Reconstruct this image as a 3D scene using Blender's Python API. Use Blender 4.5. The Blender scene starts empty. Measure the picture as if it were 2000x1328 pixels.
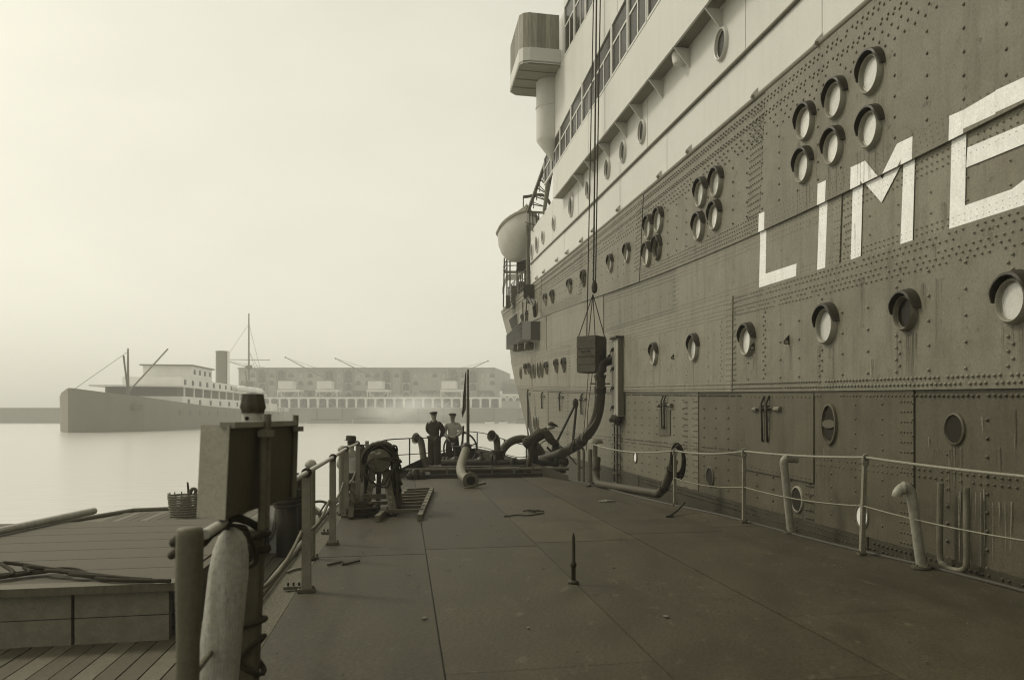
import bpy, bmesh, math, random
from math import sin, cos, pi, radians, sqrt, atan2
from mathutils import Vector, Matrix
random.seed(11)
SC = bpy.context.scene
COL = SC.collection
R = random.Random(5)

# ------------------------------------------------------------------ camera, sky, sun, exposure
# The view camera stands on the barge deck: eye 2.65 m over the water, level, with shifted lens board.
EYE = 2.65
FPX, PX0, PY0 = 1690.0, 1172.0, 812.0          # focal length and principal point, in photograph pixels
cam_data = bpy.data.cameras.new('camera')
cam = bpy.data.objects.new('camera', cam_data)
COL.objects.link(cam)
cam.location = (0, 0, EYE)
cam.rotation_euler = (radians(90), 0, 0)
cam_data.sensor_width = 36
cam_data.lens = FPX / 2000 * 36
cam_data.shift_x = (1000 - PX0) / 2000
cam_data.shift_y = (PY0 - 664) / 2000
cam_data.clip_start = 0.05
cam_data.clip_end = 4000
cam_data.dof.use_dof = True
cam_data.dof.focus_distance = 17
cam_data.dof.aperture_fstop = 2.6
SC.camera = cam

SUN_AZ = Vector((-0.93, 0.37, 0)).normalized()
SUN_EL = radians(44)
world = bpy.data.worlds.new('World')
SC.world = world
world.use_nodes = True
nt = world.node_tree
nt.nodes.clear()
n_out = nt.nodes.new('ShaderNodeOutputWorld')
n_bg = nt.nodes.new('ShaderNodeBackground')
n_sky = nt.nodes.new('ShaderNodeTexSky')
n_sky.sky_type = 'NISHITA'
n_sky.sun_disc = False
n_sky.sun_elevation = SUN_EL
n_sky.sun_rotation = atan2(SUN_AZ.x, SUN_AZ.y)
n_sky.air_density = 1.0
n_sky.dust_density = 4.0
n_bw = nt.nodes.new('ShaderNodeRGBToBW')
n_pow = nt.nodes.new('ShaderNodeMath'); n_pow.operation = 'POWER'; n_pow.inputs[1].default_value = 0.36
n_tc = nt.nodes.new('ShaderNodeTexCoord')
n_map = nt.nodes.new('ShaderNodeMapping'); n_map.inputs['Scale'].default_value = (1, 1, 2.2)
n_noise = nt.nodes.new('ShaderNodeTexNoise')
n_noise.inputs['Scale'].default_value = 1.6
n_noise.inputs['Detail'].default_value = 5
n_noise.inputs['Roughness'].default_value = 0.55
n_mr = nt.nodes.new('ShaderNodeMapRange')
n_mr.inputs['From Min'].default_value = 0.3; n_mr.inputs['From Max'].default_value = 0.7
n_mr.inputs['To Min'].default_value = 0.90; n_mr.inputs['To Max'].default_value = 1.07
n_mul = nt.nodes.new('ShaderNodeMath'); n_mul.operation = 'MULTIPLY'
n_tint = nt.nodes.new('ShaderNodeMix'); n_tint.data_type = 'RGBA'; n_tint.blend_type = 'MULTIPLY'
n_tint.inputs[0].default_value = 1.0
n_tint.inputs[7].default_value = (1.0, 0.968, 0.808, 1)
n_gain = nt.nodes.new('ShaderNodeMath'); n_gain.operation = 'MULTIPLY'; n_gain.inputs[1].default_value = 3.32
L = nt.links.new
L(n_sky.outputs[0], n_bw.inputs[0]); L(n_bw.outputs[0], n_pow.inputs[0])
L(n_tc.outputs['Generated'], n_map.inputs[0]); L(n_map.outputs[0], n_noise.inputs['Vector'])
L(n_noise.outputs[0], n_mr.inputs[0]); L(n_mr.outputs[0], n_mul.inputs[1]); L(n_pow.outputs[0], n_mul.inputs[0])
L(n_mul.outputs[0], n_gain.inputs[0]); L(n_gain.outputs[0], n_tint.inputs[6])
L(n_tint.outputs[2], n_bg.inputs['Color'])
n_bg.inputs['Strength'].default_value = 0.12
L(n_bg.outputs[0], n_out.inputs['Surface'])

sun_data = bpy.data.lights.new('sun', 'SUN')
sun_data.energy = 1.5
sun_data.angle = radians(10)
sun_data.color = (1.0, 0.95, 0.80)
sun = bpy.data.objects.new('sun', sun_data)
COL.objects.link(sun)
sun.rotation_euler = (SUN_AZ * cos(SUN_EL) + Vector((0, 0, sin(SUN_EL)))).to_track_quat('Z', 'Y').to_euler()
sun.location = (0, 0, 60)

SC.view_settings.view_transform = 'Standard'
SC.view_settings.look = 'None'
SC.view_settings.gamma = 1
SC.view_settings.exposure = 0.28
SC.view_settings.use_curve_mapping = False
SC.cycles.max_bounces = 8
SC.cycles.volume_bounces = 3
SC.cycles.use_denoising = True
SC.cycles.filter_width = 1.1

# ------------------------------------------------------------------ materials
def sep(l, dark=0.0):
    """sepia-tone reflectance: the photograph is monochrome, darker tones are browner"""
    pts = [(0.01, (1.25, 0.98, 0.46)), (0.05, (1.14, 0.985, 0.58)), (0.16, (1.06, 0.995, 0.73)), (0.45, (1.015, 0.995, 0.90)), (0.85, (1.0, 0.997, 0.96))]
    if l <= pts[0][0]: t = pts[0][1]
    elif l >= pts[-1][0]: t = pts[-1][1]
    else:
        for (a, ta), (b, tb) in zip(pts, pts[1:]):
            if a <= l <= b:
                k = (l - a) / (b - a)
                t = tuple(x + (y - x) * k for x, y in zip(ta, tb))
                break
    return (l * t[0], l * t[1], l * t[2], 1)

MATS = {}
def mat(name, l, rough=0.6, var=0.18, scale=3.0, bump=0.15, bscale=40.0, streak=0.0, spots=0.0, metal=0.0, objvar=0.0,
        coords='Object', stretch=(1, 1, 1), spec=0.3, spot_l=None, spot_scale=9.0, spot_th=0.62, spots2=0.0, spot2_l=0.02, fine=0.10):
    if name in MATS: return MATS[name]
    m = bpy.data.materials.new(name)
    m.use_nodes = True
    t = m.node_tree; N = t.nodes; k = t.links.new
    b = N['Principled BSDF']
    b.inputs['Roughness'].default_value = rough
    b.inputs['Metallic'].default_value = metal
    b.inputs['Specular IOR Level'].default_value = spec
    tc = N.new('ShaderNodeTexCoord')
    mp = N.new('ShaderNodeMapping'); mp.inputs['Scale'].default_value = stretch
    k(tc.outputs[coords], mp.inputs[0])
    n1 = N.new('ShaderNodeTexNoise'); n1.inputs['Scale'].default_value = scale; n1.inputs['Detail'].default_value = 6
    n1.inputs['Roughness'].default_value = 0.62
    k(mp.outputs[0], n1.inputs['Vector'])
    r1 = N.new('ShaderNodeMapRange')
    r1.inputs['From Min'].default_value = 0.25; r1.inputs['From Max'].default_value = 0.75
    r1.inputs['To Min'].default_value = 0; r1.inputs['To Max'].default_value = 1
    k(n1.outputs[0], r1.inputs[0])
    mx = N.new('ShaderNodeMix'); mx.data_type = 'RGBA'
    mx.inputs[6].default_value = sep(l * (1 - var)); mx.inputs[7].default_value = sep(l * (1 + var))
    k(r1.outputs[0], mx.inputs[0])
    col = mx.outputs[2]
    if streak:
        mp2 = N.new('ShaderNodeMapping'); mp2.inputs['Scale'].default_value = (3.1, 3.1, 0.28)
        k(tc.outputs[coords], mp2.inputs[0])
        n2 = N.new('ShaderNodeTexNoise'); n2.inputs['Scale'].default_value = 1.4; n2.inputs['Detail'].default_value = 8; n2.inputs['Roughness'].default_value = 0.7
        k(mp2.outputs[0], n2.inputs['Vector'])
        r2 = N.new('ShaderNodeMapRange'); r2.inputs['From Min'].default_value = 0.50; r2.inputs['From Max'].default_value = 0.78
        r2.inputs['To Min'].default_value = 0; r2.inputs['To Max'].default_value = streak
        k(n2.outputs[0], r2.inputs[0])
        m2 = N.new('ShaderNodeMix'); m2.data_type = 'RGBA'
        m2.inputs[7].default_value = sep(l * 0.5)
        k(r2.outputs[0], m2.inputs[0]); k(col, m2.inputs[6]); col = m2.outputs[2]
    if spots:
        n3 = N.new('ShaderNodeTexNoise'); n3.inputs['Scale'].default_value = spot_scale; n3.inputs['Detail'].default_value = 9
        n3.inputs['Roughness'].default_value = 0.75
        k(mp.outputs[0], n3.inputs['Vector'])
        r3 = N.new('ShaderNodeMapRange'); r3.inputs['From Min'].default_value = spot_th; r3.inputs['From Max'].default_value = spot_th + 0.06
        r3.inputs['To Min'].default_value = 0; r3.inputs['To Max'].default_value = spots
        k(n3.outputs[0], r3.inputs[0])
        m3 = N.new('ShaderNodeMix'); m3.data_type = 'RGBA'
        m3.inputs[7].default_value = sep(l * 0.35 if spot_l is None else spot_l)
        k(r3.outputs[0], m3.inputs[0]); k(col, m3.inputs[6]); col = m3.outputs[2]
    if spots2:                           # a second, finer crop of scuffs and stains
        mp4 = N.new('ShaderNodeMapping'); mp4.inputs['Scale'].default_value = (1, 1, 1); mp4.inputs['Location'].default_value = (13.1, 7.7, 3.3)
        k(tc.outputs[coords], mp4.inputs[0])
        n4 = N.new('ShaderNodeTexNoise'); n4.inputs['Scale'].default_value = spot_scale * 1.9; n4.inputs['Detail'].default_value = 10
        n4.inputs['Roughness'].default_value = 0.78; n4.inputs['Distortion'].default_value = 0.8
        k(mp4.outputs[0], n4.inputs['Vector'])
        r6 = N.new('ShaderNodeMapRange'); r6.inputs['From Min'].default_value = 0.60; r6.inputs['From Max'].default_value = 0.72
        r6.inputs['To Min'].default_value = 0; r6.inputs['To Max'].default_value = spots2
        k(n4.outputs[0], r6.inputs[0])
        m4 = N.new('ShaderNodeMix'); m4.data_type = 'RGBA'; m4.inputs[7].default_value = sep(spot2_l)
        k(r6.outputs[0], m4.inputs[0]); k(col, m4.inputs[6]); col = m4.outputs[2]
    if fine:                             # close grain of the paint or iron
        n6 = N.new('ShaderNodeTexNoise'); n6.inputs['Scale'].default_value = 38; n6.inputs['Detail'].default_value = 5; n6.inputs['Roughness'].default_value = 0.7
        k(tc.outputs[coords], n6.inputs['Vector'])
        r7 = N.new('ShaderNodeMapRange'); r7.inputs['From Min'].default_value = 0.3; r7.inputs['From Max'].default_value = 0.7
        r7.inputs['To Min'].default_value = 1 - fine * 1.6; r7.inputs['To Max'].default_value = 1 + fine * 1.2
        k(n6.outputs[0], r7.inputs[0])
        h2 = N.new('ShaderNodeHueSaturation'); k(r7.outputs[0], h2.inputs['Value']); k(col, h2.inputs['Color']); col = h2.outputs[0]
    if objvar:
        oi = N.new('ShaderNodeObjectInfo')
        r4 = N.new('ShaderNodeMapRange'); r4.inputs['To Min'].default_value = 1 - objvar; r4.inputs['To Max'].default_value = 1 + objvar
        k(oi.outputs['Random'], r4.inputs[0])
        hs = N.new('ShaderNodeHueSaturation'); k(r4.outputs[0], hs.inputs['Value']); k(col, hs.inputs['Color']); col = hs.outputs[0]
    k(col, b.inputs['Base Color'])
    # uneven gloss
    rr = N.new('ShaderNodeMapRange'); rr.inputs['To Min'].default_value = max(0.05, rough - 0.1); rr.inputs['To Max'].default_value = min(1, rough + 0.1)
    k(n1.outputs[0], rr.inputs[0]); k(rr.outputs[0], b.inputs['Roughness'])
    if bump:
        n5 = N.new('ShaderNodeTexNoise'); n5.inputs['Scale'].default_value = bscale; n5.inputs['Detail'].default_value = 4
        k(mp.outputs[0], n5.inputs['Vector'])
        bp = N.new('ShaderNodeBump'); bp.inputs['Strength'].default_value = bump; bp.inputs['Distance'].default_value = 0.02
        k(n5.outputs[0], bp.inputs['Height']); k(bp.outputs[0], b.inputs['Normal'])
    MATS[name] = m
    return m

M_HULL = mat('hull_paint', 0.165, 0.5, 0.22, 1.6, 0.60, 1.8, streak=0.85, spots=0.8, objvar=0.09, spot_scale=4.5, spot_th=0.60, spots2=0.6, spot2_l=0.24, fine=.16)
M_STAIN = mat('dark_run_stain', 0.115, 0.7, 0.4, 6, 0, fine=.3)
M_STAIN_PALE = mat('pale_run_stain', 0.21, 0.7, 0.4, 6, 0, fine=.3)
M_HULLFARLIT = mat('hull_lower_far_lit', 0.135, 0.5, 0.2, 1.5, 0.3, 2, streak=0.6, spots=0.6, objvar=0.08, spot_scale=5, spot_th=0.61, fine=.16)  # lighter copy of the lower paint: light fall-off along the hull put into colour
M_BOOT = mat('boot_dirt_shade', 0.035, 0.6, 0.4, 2, 0.2, 10, spots=.5, spot_l=.07)  # dirt together with the shadow band near the deck, put into one dark colour
M_RIVET_DK = mat('dark_rivet_heads', 0.075, 0.5, 0.3, 5, 0)
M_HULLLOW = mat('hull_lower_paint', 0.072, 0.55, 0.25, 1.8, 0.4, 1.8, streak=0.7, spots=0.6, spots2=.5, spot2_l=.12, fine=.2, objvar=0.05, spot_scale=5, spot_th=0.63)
M_RIVET = mat('hull_rivet_paint', 0.165, 0.45, 0.2, 3, 0.0)
M_HULLEDGE = mat('hull_dark_seam', 0.03, 0.8, 0.2, 3, 0)
M_EYEBROW = mat('eyebrow_paint', 0.022, 0.5, 0.2, 6, 0)
M_WHITE = mat('white_ship_paint', 0.55, 0.42, 0.05, 0.8, 0.12, 1.6, streak=0.18, fine=.05)
M_LETTER = mat('white_letter_paint', 0.82, 0.55, 0.10, 6, 0.1, 60, streak=.25, spots=0.7, spot_th=0.64, spot_l=0.3, spots2=.5, spot2_l=.35)
M_GLASS = mat('pale_port_glass', 0.55, 0.12, 0.10, 3, 0, spec=0.8, objvar=.22)
M_DARKGLASS = mat('dark_port_glass', 0.010, 0.25, 0.3, 3, 0, spec=0.12)
M_HOLE = mat('dark_recess', 0.012, 0.9, 0.2, 3, 0)
M_BRASS = mat('port_rim_metal', 0.24, 0.38, 0.15, 8, 0)
M_WOOD_DK = mat('dark_teak', 0.10, 0.6, 0.3, 3, 0.2, 30, stretch=(5, 5, 0.6))
M_DODGER = mat('dodger_wood', 0.24, 0.6, 0.3, 3, 0.2, 30, stretch=(5, 5, .6), objvar=.25)
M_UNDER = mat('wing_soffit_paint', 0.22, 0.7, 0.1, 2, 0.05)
M_IRON = mat('black_iron', 0.022, 0.5, 0.3, 6, 0.25, 60)
M_IRON2 = mat('worn_iron', 0.075, 0.55, 0.35, 7, 0.3, 50, spots=0.5, spot_l=0.15)
M_GALV = mat('grey_stanchion_paint', 0.17, 0.5, 0.2, 8, 0.2, 60, spots=0.5, spot_l=0.06)
M_ROPE = mat('pale_hemp_rope', 0.25, 0.9, 0.25, 30, 0.5, 160)
M_ROPE_DK = mat('dark_tarred_rope', 0.030, 0.9, 0.35, 30, 0.6, 120)
M_DECK = mat('barge_deck_iron', 0.043, 0.62, 0.36, 2.2, 0.14, 30, spots=0.6, spot_l=0.095, objvar=0.12, spot_scale=5, spot_th=0.585, spec=0.18, spots2=0.85, spot2_l=0.020, fine=.30, stretch=(1.0, .45, 1))
M_SEAM = mat('deck_seam', 0.02, 0.9, 0.2, 3, 0)
M_GRIT = mat('gritty_side_deck', 0.10, 0.9, 0.6, 40, 0.9, 70, spots=0.7, spot_l=0.26, spot_scale=60, spot_th=0.6)
M_HOSE = mat('rubber_hose', 0.045, 0.65, 0.3, 5, 0.35, 40, spots=0.4, spot_l=0.13)
M_PIPE = mat('dull_pipe_paint', 0.12, 0.55, 0.3, 6, 0.25, 40, spots=0.4, spot_l=0.05)
M_WOOD_WORN = mat('worn_painted_wood', 0.10, 0.75, 0.4, 6, 0.4, 30, spots=0.9, spot_l=0.33, spot_scale=14, spot_th=0.56)
M_WOOD_PALE = mat('pale_weathered_wood', 0.36, 0.7, 0.25, 3, 0.5, 22, stretch=(6, 6, 0.8), spots=0.7, spot_l=0.12, spot_scale=5, spot_th=.6, spots2=.6, spot2_l=.10, fine=.15)
M_WOOD_MID = mat('mid_weathered_wood', 0.065, 0.7, 0.25, 3, 0.3, 30, stretch=(6, 6, 0.8), spots=0.4, spot_l=0.07)
M_BOXSIDE = mat('light_board_paint', 0.06, 0.55, 0.22, 2, 0.15, 20)
M_CRATE = mat('lighter_tank_paint', 0.048, 0.6, 0.35, 4, 0.35, 25, spots=0.5, spot_l=0.11)
M_CANVAS = mat('grey_canvas', 0.16, 0.9, 0.2, 5, 0.3, 60)
M_CLOTH_DK = mat('dark_work_cloth', 0.028, 0.95, 0.25, 10, 0.3, 70)
M_CLOTH_MD = mat('mid_work_cloth', 0.085, 0.95, 0.25, 10, 0.3, 70)
M_CLOTH_LT = mat('light_jacket_cloth', 0.40, 0.95, 0.2, 10, 0.3, 70)
M_SKIN = mat('weathered_skin', 0.26, 0.6, 0.12, 14, 0.1)
M_BRICK = mat('pale_sooty_brick', 0.34, 0.9, 0.2, 0.15, 0)
M_BRICK2 = mat('warehouse_trim', 0.20, 0.9, 0.15, 0.15, 0)
M_WINDOW = mat('far_window_glass', 0.03, 0.3, 0.3, 0.4, 0)
M_WINPALE = mat('far_pale_window', 0.5, 0.4, 0.2, 0.4, 0)
M_FARWHITE = mat('far_white_paint', 0.75, 0.6, 0.08, 0.3, 0)
M_STONE = mat('quay_stone', 0.17, 0.9, 0.25, 0.25, 0.2, 2, streak=0.4)
M_SLATE = mat('slate_roof', 0.13, 0.8, 0.2, 0.4, 0)
M_FARHULL = mat('steamer_hull_paint', 0.17, 0.6, 0.1, 0.3, 0)
M_FUNNEL = mat('funnel_paint', 0.14, 0.6, 0.1, 0.5, 0)
M_GROUND = mat('quay_ground', 0.14, 0.95, 0.25, 0.1, 0)
M_CARGO = mat('cargo_heap', 0.3, 0.9, 0.4, 0.6, 0)
M_BASKET = mat('wicker', 0.16, 0.9, 0.4, 25, 0.8, 60)

# water: sky reflection put into a pale base colour, glossy, broken by small ripples
def water_mat():
    m = bpy.data.materials.new('dock_water'); m.use_nodes = True
    t = m.node_tree; N = t.nodes; k = t.links.new
    b = N['Principled BSDF']
    b.inputs['Base Color'].default_value = sep(0.46)
    b.inputs['Roughness'].default_value = 0.22
    b.inputs['IOR'].default_value = 1.5
    b.inputs['Specular IOR Level'].default_value = 1.0
    tc = N.new('ShaderNodeTexCoord')
    mp = N.new('ShaderNodeMapping'); mp.inputs['Scale'].default_value = (0.55, 1.1, 1)
    k(tc.outputs['Object'], mp.inputs[0])
    n1 = N.new('ShaderNodeTexNoise'); n1.inputs['Scale'].default_value = 1.3; n1.inputs['Detail'].default_value = 5
    n1.inputs['Distortion'].default_value = 0.5
    k(mp.outputs[0], n1.inputs['Vector'])
    bp = N.new('ShaderNodeBump'); bp.inputs['Strength'].default_value = 0.22; bp.inputs['Distance'].default_value = 0.14
    k(n1.outputs[0], bp.inputs['Height']); k(bp.outputs[0], b.inputs['Normal'])
    return m
M_WATER = water_mat()

# ------------------------------------------------------------------ mesh helpers
class MB:
    def __init__(s): s.v = []; s.f = []; s.mi = []
    def add(s, vs, fs, mi=0):
        o = len(s.v); s.v += [tuple(p) for p in vs]; s.f += [tuple(i + o for i in f) for f in fs]; s.mi += [mi] * len(fs)
        return s
    def box(s, c, size, M=None, mi=0):
        hx, hy, hz = size[0] / 2, size[1] / 2, size[2] / 2
        c = Vector(c)
        vs = [Vector((x, y, z)) for x in (-hx, hx) for y in (-hy, hy) for z in (-hz, hz)]
        if M is not None: vs = [M @ p for p in vs]
        s.add([c + p for p in vs], [(0, 1, 3, 2), (4, 6, 7, 5), (0, 4, 5, 1), (2, 3, 7, 6), (0, 2, 6, 4), (1, 5, 7, 3)], mi)
        return s
    def hexa(s, lo, hi, mi=0):           # two 4-point loops
        s.add(list(lo) + list(hi), [(3, 2, 1, 0), (4, 5, 6, 7), (0, 1, 5, 4), (1, 2, 6, 5), (2, 3, 7, 6), (3, 0, 4, 7)], mi); return s
    def beam(s, p0, p1, w, h=None, up=(0, 0, 1), mi=0):
        p0 = Vector(p0); p1 = Vector(p1); h = h or w
        d = (p1 - p0).normalized(); u = Vector(up)
        if abs(d.dot(u)) > 0.95: u = Vector((1, 0.2, 0))
        x = d.cross(u).normalized(); y = x.cross(d).normalized()
        a = [p0 + x * sx * w / 2 + y * sy * h / 2 for sx, sy in ((-1, -1), (1, -1), (1, 1), (-1, 1))]
        b = [p + (p1 - p0) for p in a]
        return s.hexa(a, b, mi)
    def tube(s, pts, r, n=8, closed=False, cap=True, mi=0):
        pts = [Vector(p) for p in pts]; m = len(pts)
        rs = r if isinstance(r, (list, tuple)) else [r] * m
        tang = []
        for i in range(m):
            if closed: t = pts[(i + 1) % m] - pts[i - 1]
            else: t = pts[min(i + 1, m - 1)] - pts[max(i - 1, 0)]
            tang.append(t.normalized() if t.length > 1e-9 else Vector((0, 0, 1)))
        u = Vector((0, 0, 1)) if abs(tang[0].z) < 0.9 else Vector((1, 0, 0))
        x = tang[0].cross(u).normalized()
        vs = []; fs = []
        for i in range(m):
            x = (x - tang[i] * x.dot(tang[i]))
            x = x.normalized() if x.length > 1e-6 else tang[i].orthogonal().normalized()
            y = tang[i].cross(x)
            for j in range(n):
                a = 2 * pi * j / n
                vs.append(pts[i] + (x * cos(a) + y * sin(a)) * rs[i])
        segs = m if closed else m - 1
        for i in range(segs):
            i2 = (i + 1) % m
            for j in range(n):
                fs.append((i * n + j, i * n + (j + 1) % n, i2 * n + (j + 1) % n, i2 * n + j))
        if cap and not closed:
            fs.append(tuple(range(n - 1, -1, -1))); fs.append(tuple((m - 1) * n + j for j in range(n)))
        return s.add(vs, fs, mi)
    def lathe(s, prof, M=None, n=16, a0=0, a1=2 * pi, mi=0, cap=True):
        full = abs(a1 - a0 - 2 * pi) < 1e-6
        na = n if full else n + 1
        vs = []; fs = []
        for r, z in prof:
            for j in range(na):
                a = a0 + (a1 - a0) * j / n
                p = Vector((r * cos(a), r * sin(a), z)); vs.append(M @ p if M is not None else p)
        for i in range(len(prof) - 1):
            for j in range(n):
                j2 = (j + 1) % na
                fs.append((i * na + j, i * na + j2, (i + 1) * na + j2, (i + 1) * na + j))
        if cap and full:
            if prof[0][0] > 1e-6: fs.append(tuple(range(na - 1, -1, -1)))
            if prof[-1][0] > 1e-6: fs.append(tuple((len(prof) - 1) * na + j for j in range(na)))
        return s.add(vs, fs, mi)
    def prism(s, poly, z0, z1, M=None, mi=0):
        n = len(poly)
        vs = [Vector((p[0], p[1], z0)) for p in poly] + [Vector((p[0], p[1], z1)) for p in poly]
        if M is not None: vs = [M @ p for p in vs]
        return s.add(vs, [tuple(range(n - 1, -1, -1)), tuple(range(n, 2 * n))] + [(i, (i + 1) % n, n + (i + 1) % n, n + i) for i in range(n)], mi)
    def ball(s, c, r, n=10, sq=(1, 1, 1), mi=0):
        c = Vector(c); m = max(4, n // 2)
        prof = [(max(1e-7, r * sin(pi * i / m)), -r * cos(pi * i / m)) for i in range(m + 1)]
        M = Matrix.Translation(c) @ Matrix.Diagonal((sq[0], sq[1], sq[2], 1))
        return s.lathe(prof, M, n, mi=mi, cap=False)
    def build(s, name, mats, parent=None, smooth=None, M=None):
        me = bpy.data.meshes.new(name)
        me.from_pydata(s.v, [], s.f)
        mats = mats if isinstance(mats, (list, tuple)) else [mats]
        for m in mats: me.materials.append(m)
        if len(mats) > 1: me.polygons.foreach_set('material_index', s.mi)
        if smooth is not None:
            me.polygons.foreach_set('use_smooth', [True] * len(me.polygons))
            me.set_sharp_from_angle(angle=radians(smooth))
        me.update()
        o = bpy.data.objects.new(name, me)
        COL.objects.link(o)
        if parent is not None: o.parent = parent
        if M is not None: o.matrix_basis = M
        return o

def empty(name, loc=(0, 0, 0), M=None):
    o = bpy.data.objects.new(name, None); COL.objects.link(o)
    o.empty_display_size = 0.2
    if M is not None: o.matrix_basis = M
    else: o.location = loc
    return o
def tag(o, label=None, cat=None, group=None, kind=None):
    if label: o['label'] = label
    if cat: o['category'] = cat
    if group: o['group'] = group
    if kind: o['kind'] = kind
    return o
def thing(name, label, cat, loc=(0, 0, 0), group=None, M=None):
    return tag(empty(name, loc, M), label, cat, group)
def copy_tree(o, parent=None):
    c = o.copy(); COL.objects.link(c)
    if parent is not None: c.parent = parent
    for ch in list(o.children): copy_tree(ch, c)
    return c
def bez(p, n=24):
    """smooth curve through points (Catmull-Rom)"""
    p = [Vector(q) for q in p]
    q = [p[0] * 2 - p[1]] + p + [p[-1] * 2 - p[-2]]
    out = []
    seg = len(p) - 1
    per = max(2, n // seg)
    for i in range(seg):
        a, b, c, d = q[i:i + 4]
        for j in range(per):
            t = j / per
            out.append(0.5 * ((2 * b) + (c - a) * t + (2 * a - 5 * b + 4 * c - d) * t * t + (3 * b - a - 3 * c + d) * t ** 3))
    out.append(p[-1])
    return out

# ------------------------------------------------------------------ places: sight lines to points of the site survey
def at(px, py, y):                       # the point seen at photo pixel (px,py), y metres away
    return Vector(((px - PX0) / FPX * y, y, EYE - (py - PY0) / FPX * y))
DECK = 1.0
def dk(px, py, z=DECK):                  # the point of a level surface z seen at that pixel
    return at(px, py, (EYE - z) * FPX / (py - PY0))
DX, DY = -0.2204, 0.9754                 # fore-and-aft direction of the liner and the barge
IX, IY = 0.9754, 0.2204                  # athwart direction, towards the liner
HD = 5.82                                # distance to the liner's side
def BP(s, w, z=DECK): return Vector((DX * s + IX * w, DY * s + IY * w, z))
def sw(p): return (p.x * DX + p.y * DY, p.x * IX + p.y * IY)
def inset(s): return 0.0006 * max(0.0, s - 34.0) ** 2
def HP(s, H, off=0.0):                   # point on the liner's side: s along, H over the eye, off outboard
    q = BP(s, HD + inset(s) - off, EYE + H); return q
def hs(px, py, off=0.0):
    u = (px - PX0) / FPX
    k = IX * u + IY; m = DX * u + DY
    g = lambda y: k * y - HD - inset(m * y) + off
    y0, y1 = 1.0, 1.0
    while g(y1) < 0 and y1 < 70: y0, y1 = y1, y1 + 0.5
    if y1 >= 70:                         # the sight line passes ahead of the ship: nearest approach
        y0 = y1 = max((g(y * 0.5), y * 0.5) for y in range(2, 140))[1]
    for _ in range(40):
        y = (y0 + y1) / 2
        if g(y) < 0: y0 = y
        else: y1 = y
    y = (y0 + y1) / 2
    s = m * y
    return s, (PY0 - py) / FPX * y
def HM(s, H, off=0.0):                   # frame on the side: x to the right as seen, y up, z outboard
    e = 0.05
    t = (HP(s - e, H, off) - HP(s + e, H, off)).normalized()
    z = t.cross(Vector((0, 0, 1))).normalized()
    M = Matrix((t, Vector((0, 0, 1)), z)).transposed().to_4x4()
    M.translation = HP(s, H, off)
    return M
def line_from(pix, off=0.0):             # a longitudinal line of the ship, as H(s)
    pts = sorted(hs(x, y, off) for x, y in pix)
    def f(s):
        if s <= pts[0][0]:
            return pts[0][1]
        if s >= pts[-1][0]:
            a, b = pts[-2], pts[-1]
        else:
            for a, b in zip(pts, pts[1:]):
                if a[0] <= s <= b[0]: break
        return a[1] + (b[1] - a[1]) * (s - a[0]) / (b[0] - a[0])
    return f

# ================================================================== LARGE STRUCTURE
import numpy as np
def fit_line(pix, deg=2, off=0.0):
    pts = sorted(hs(x, y, off) for x, y in pix)
    cf = np.polyfit([p[0] for p in pts], [p[1] for p in pts], deg)
    a, b = pts[0][0], pts[-1][0]
    def f(s):
        if s < a:
            g = np.polyval(np.polyder(cf), a)
            return float(np.polyval(cf, a) + 0.35 * g * max(s - a, -8))
        return float(np.polyval(cf, min(s, b + 12)))
    return f

# ---- water, quay ground
QY0 = 321
w = MB()
w.add([(-700, -200, 0), (600, -200, 0), (600, QY0, 0), (-700, QY0, 0)], [(0, 1, 2, 3)])
tag(w.build('water', M_WATER), kind='structure')
QY = 318.0                                # the far quay
g = MB()
g.box((-50, QY + 3 + 130, 2.2), (1300, 260, 6.4))
tag(g.build('quay_ground', M_GROUND), kind='structure')

# ---- the liner --------------------------------------------------------------------------------
LINER = thing('ocean_liner', 'riveted dark hull and white upper works of the ocean liner with huge painted letters', 'ship')
S0 = -14.0
Hb = fit_line([(1675, 33), (1501, 178), (1332, 320), (1261, 377), (1143, 474), (1060, 544), (1037, 560), (985, 603)])
Hm = fit_line([(1532, 32), (1300, 255), (1261, 300), (1155, 402), (1035, 518)])
HLA = fit_line([(1997, 212), (1816, 300), (1647, 378), (1487, 450), (1304, 532), (1253, 557), (1137, 585), (1059, 622), (1014, 645)], 3)
HLB = fit_line([(1997, 406), (1857, 448), (1665, 508), (1485, 562), (1436, 577), (1240, 635), (1180, 654), (1126, 668), (1068, 683), (1014, 700)], 3)
HLC = fit_line([(1997, 757), (1787, 762), (1600, 764), (1436, 765), (1360, 766), (1240, 764), (1117, 764), (1041, 760)])
stem_pts = sorted((H, s) for s, H in [hs(*p) for p in [(979, 603), (985, 640), (1000, 690), (1010, 745), (1022, 800), (1032, 850), (1042, 905)]])
_sc = np.polyfit([p[0] for p in stem_pts], [p[1] for p in stem_pts], 1)
def send(H): return float(np.polyval(_sc, max(H, -2.9)))

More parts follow.
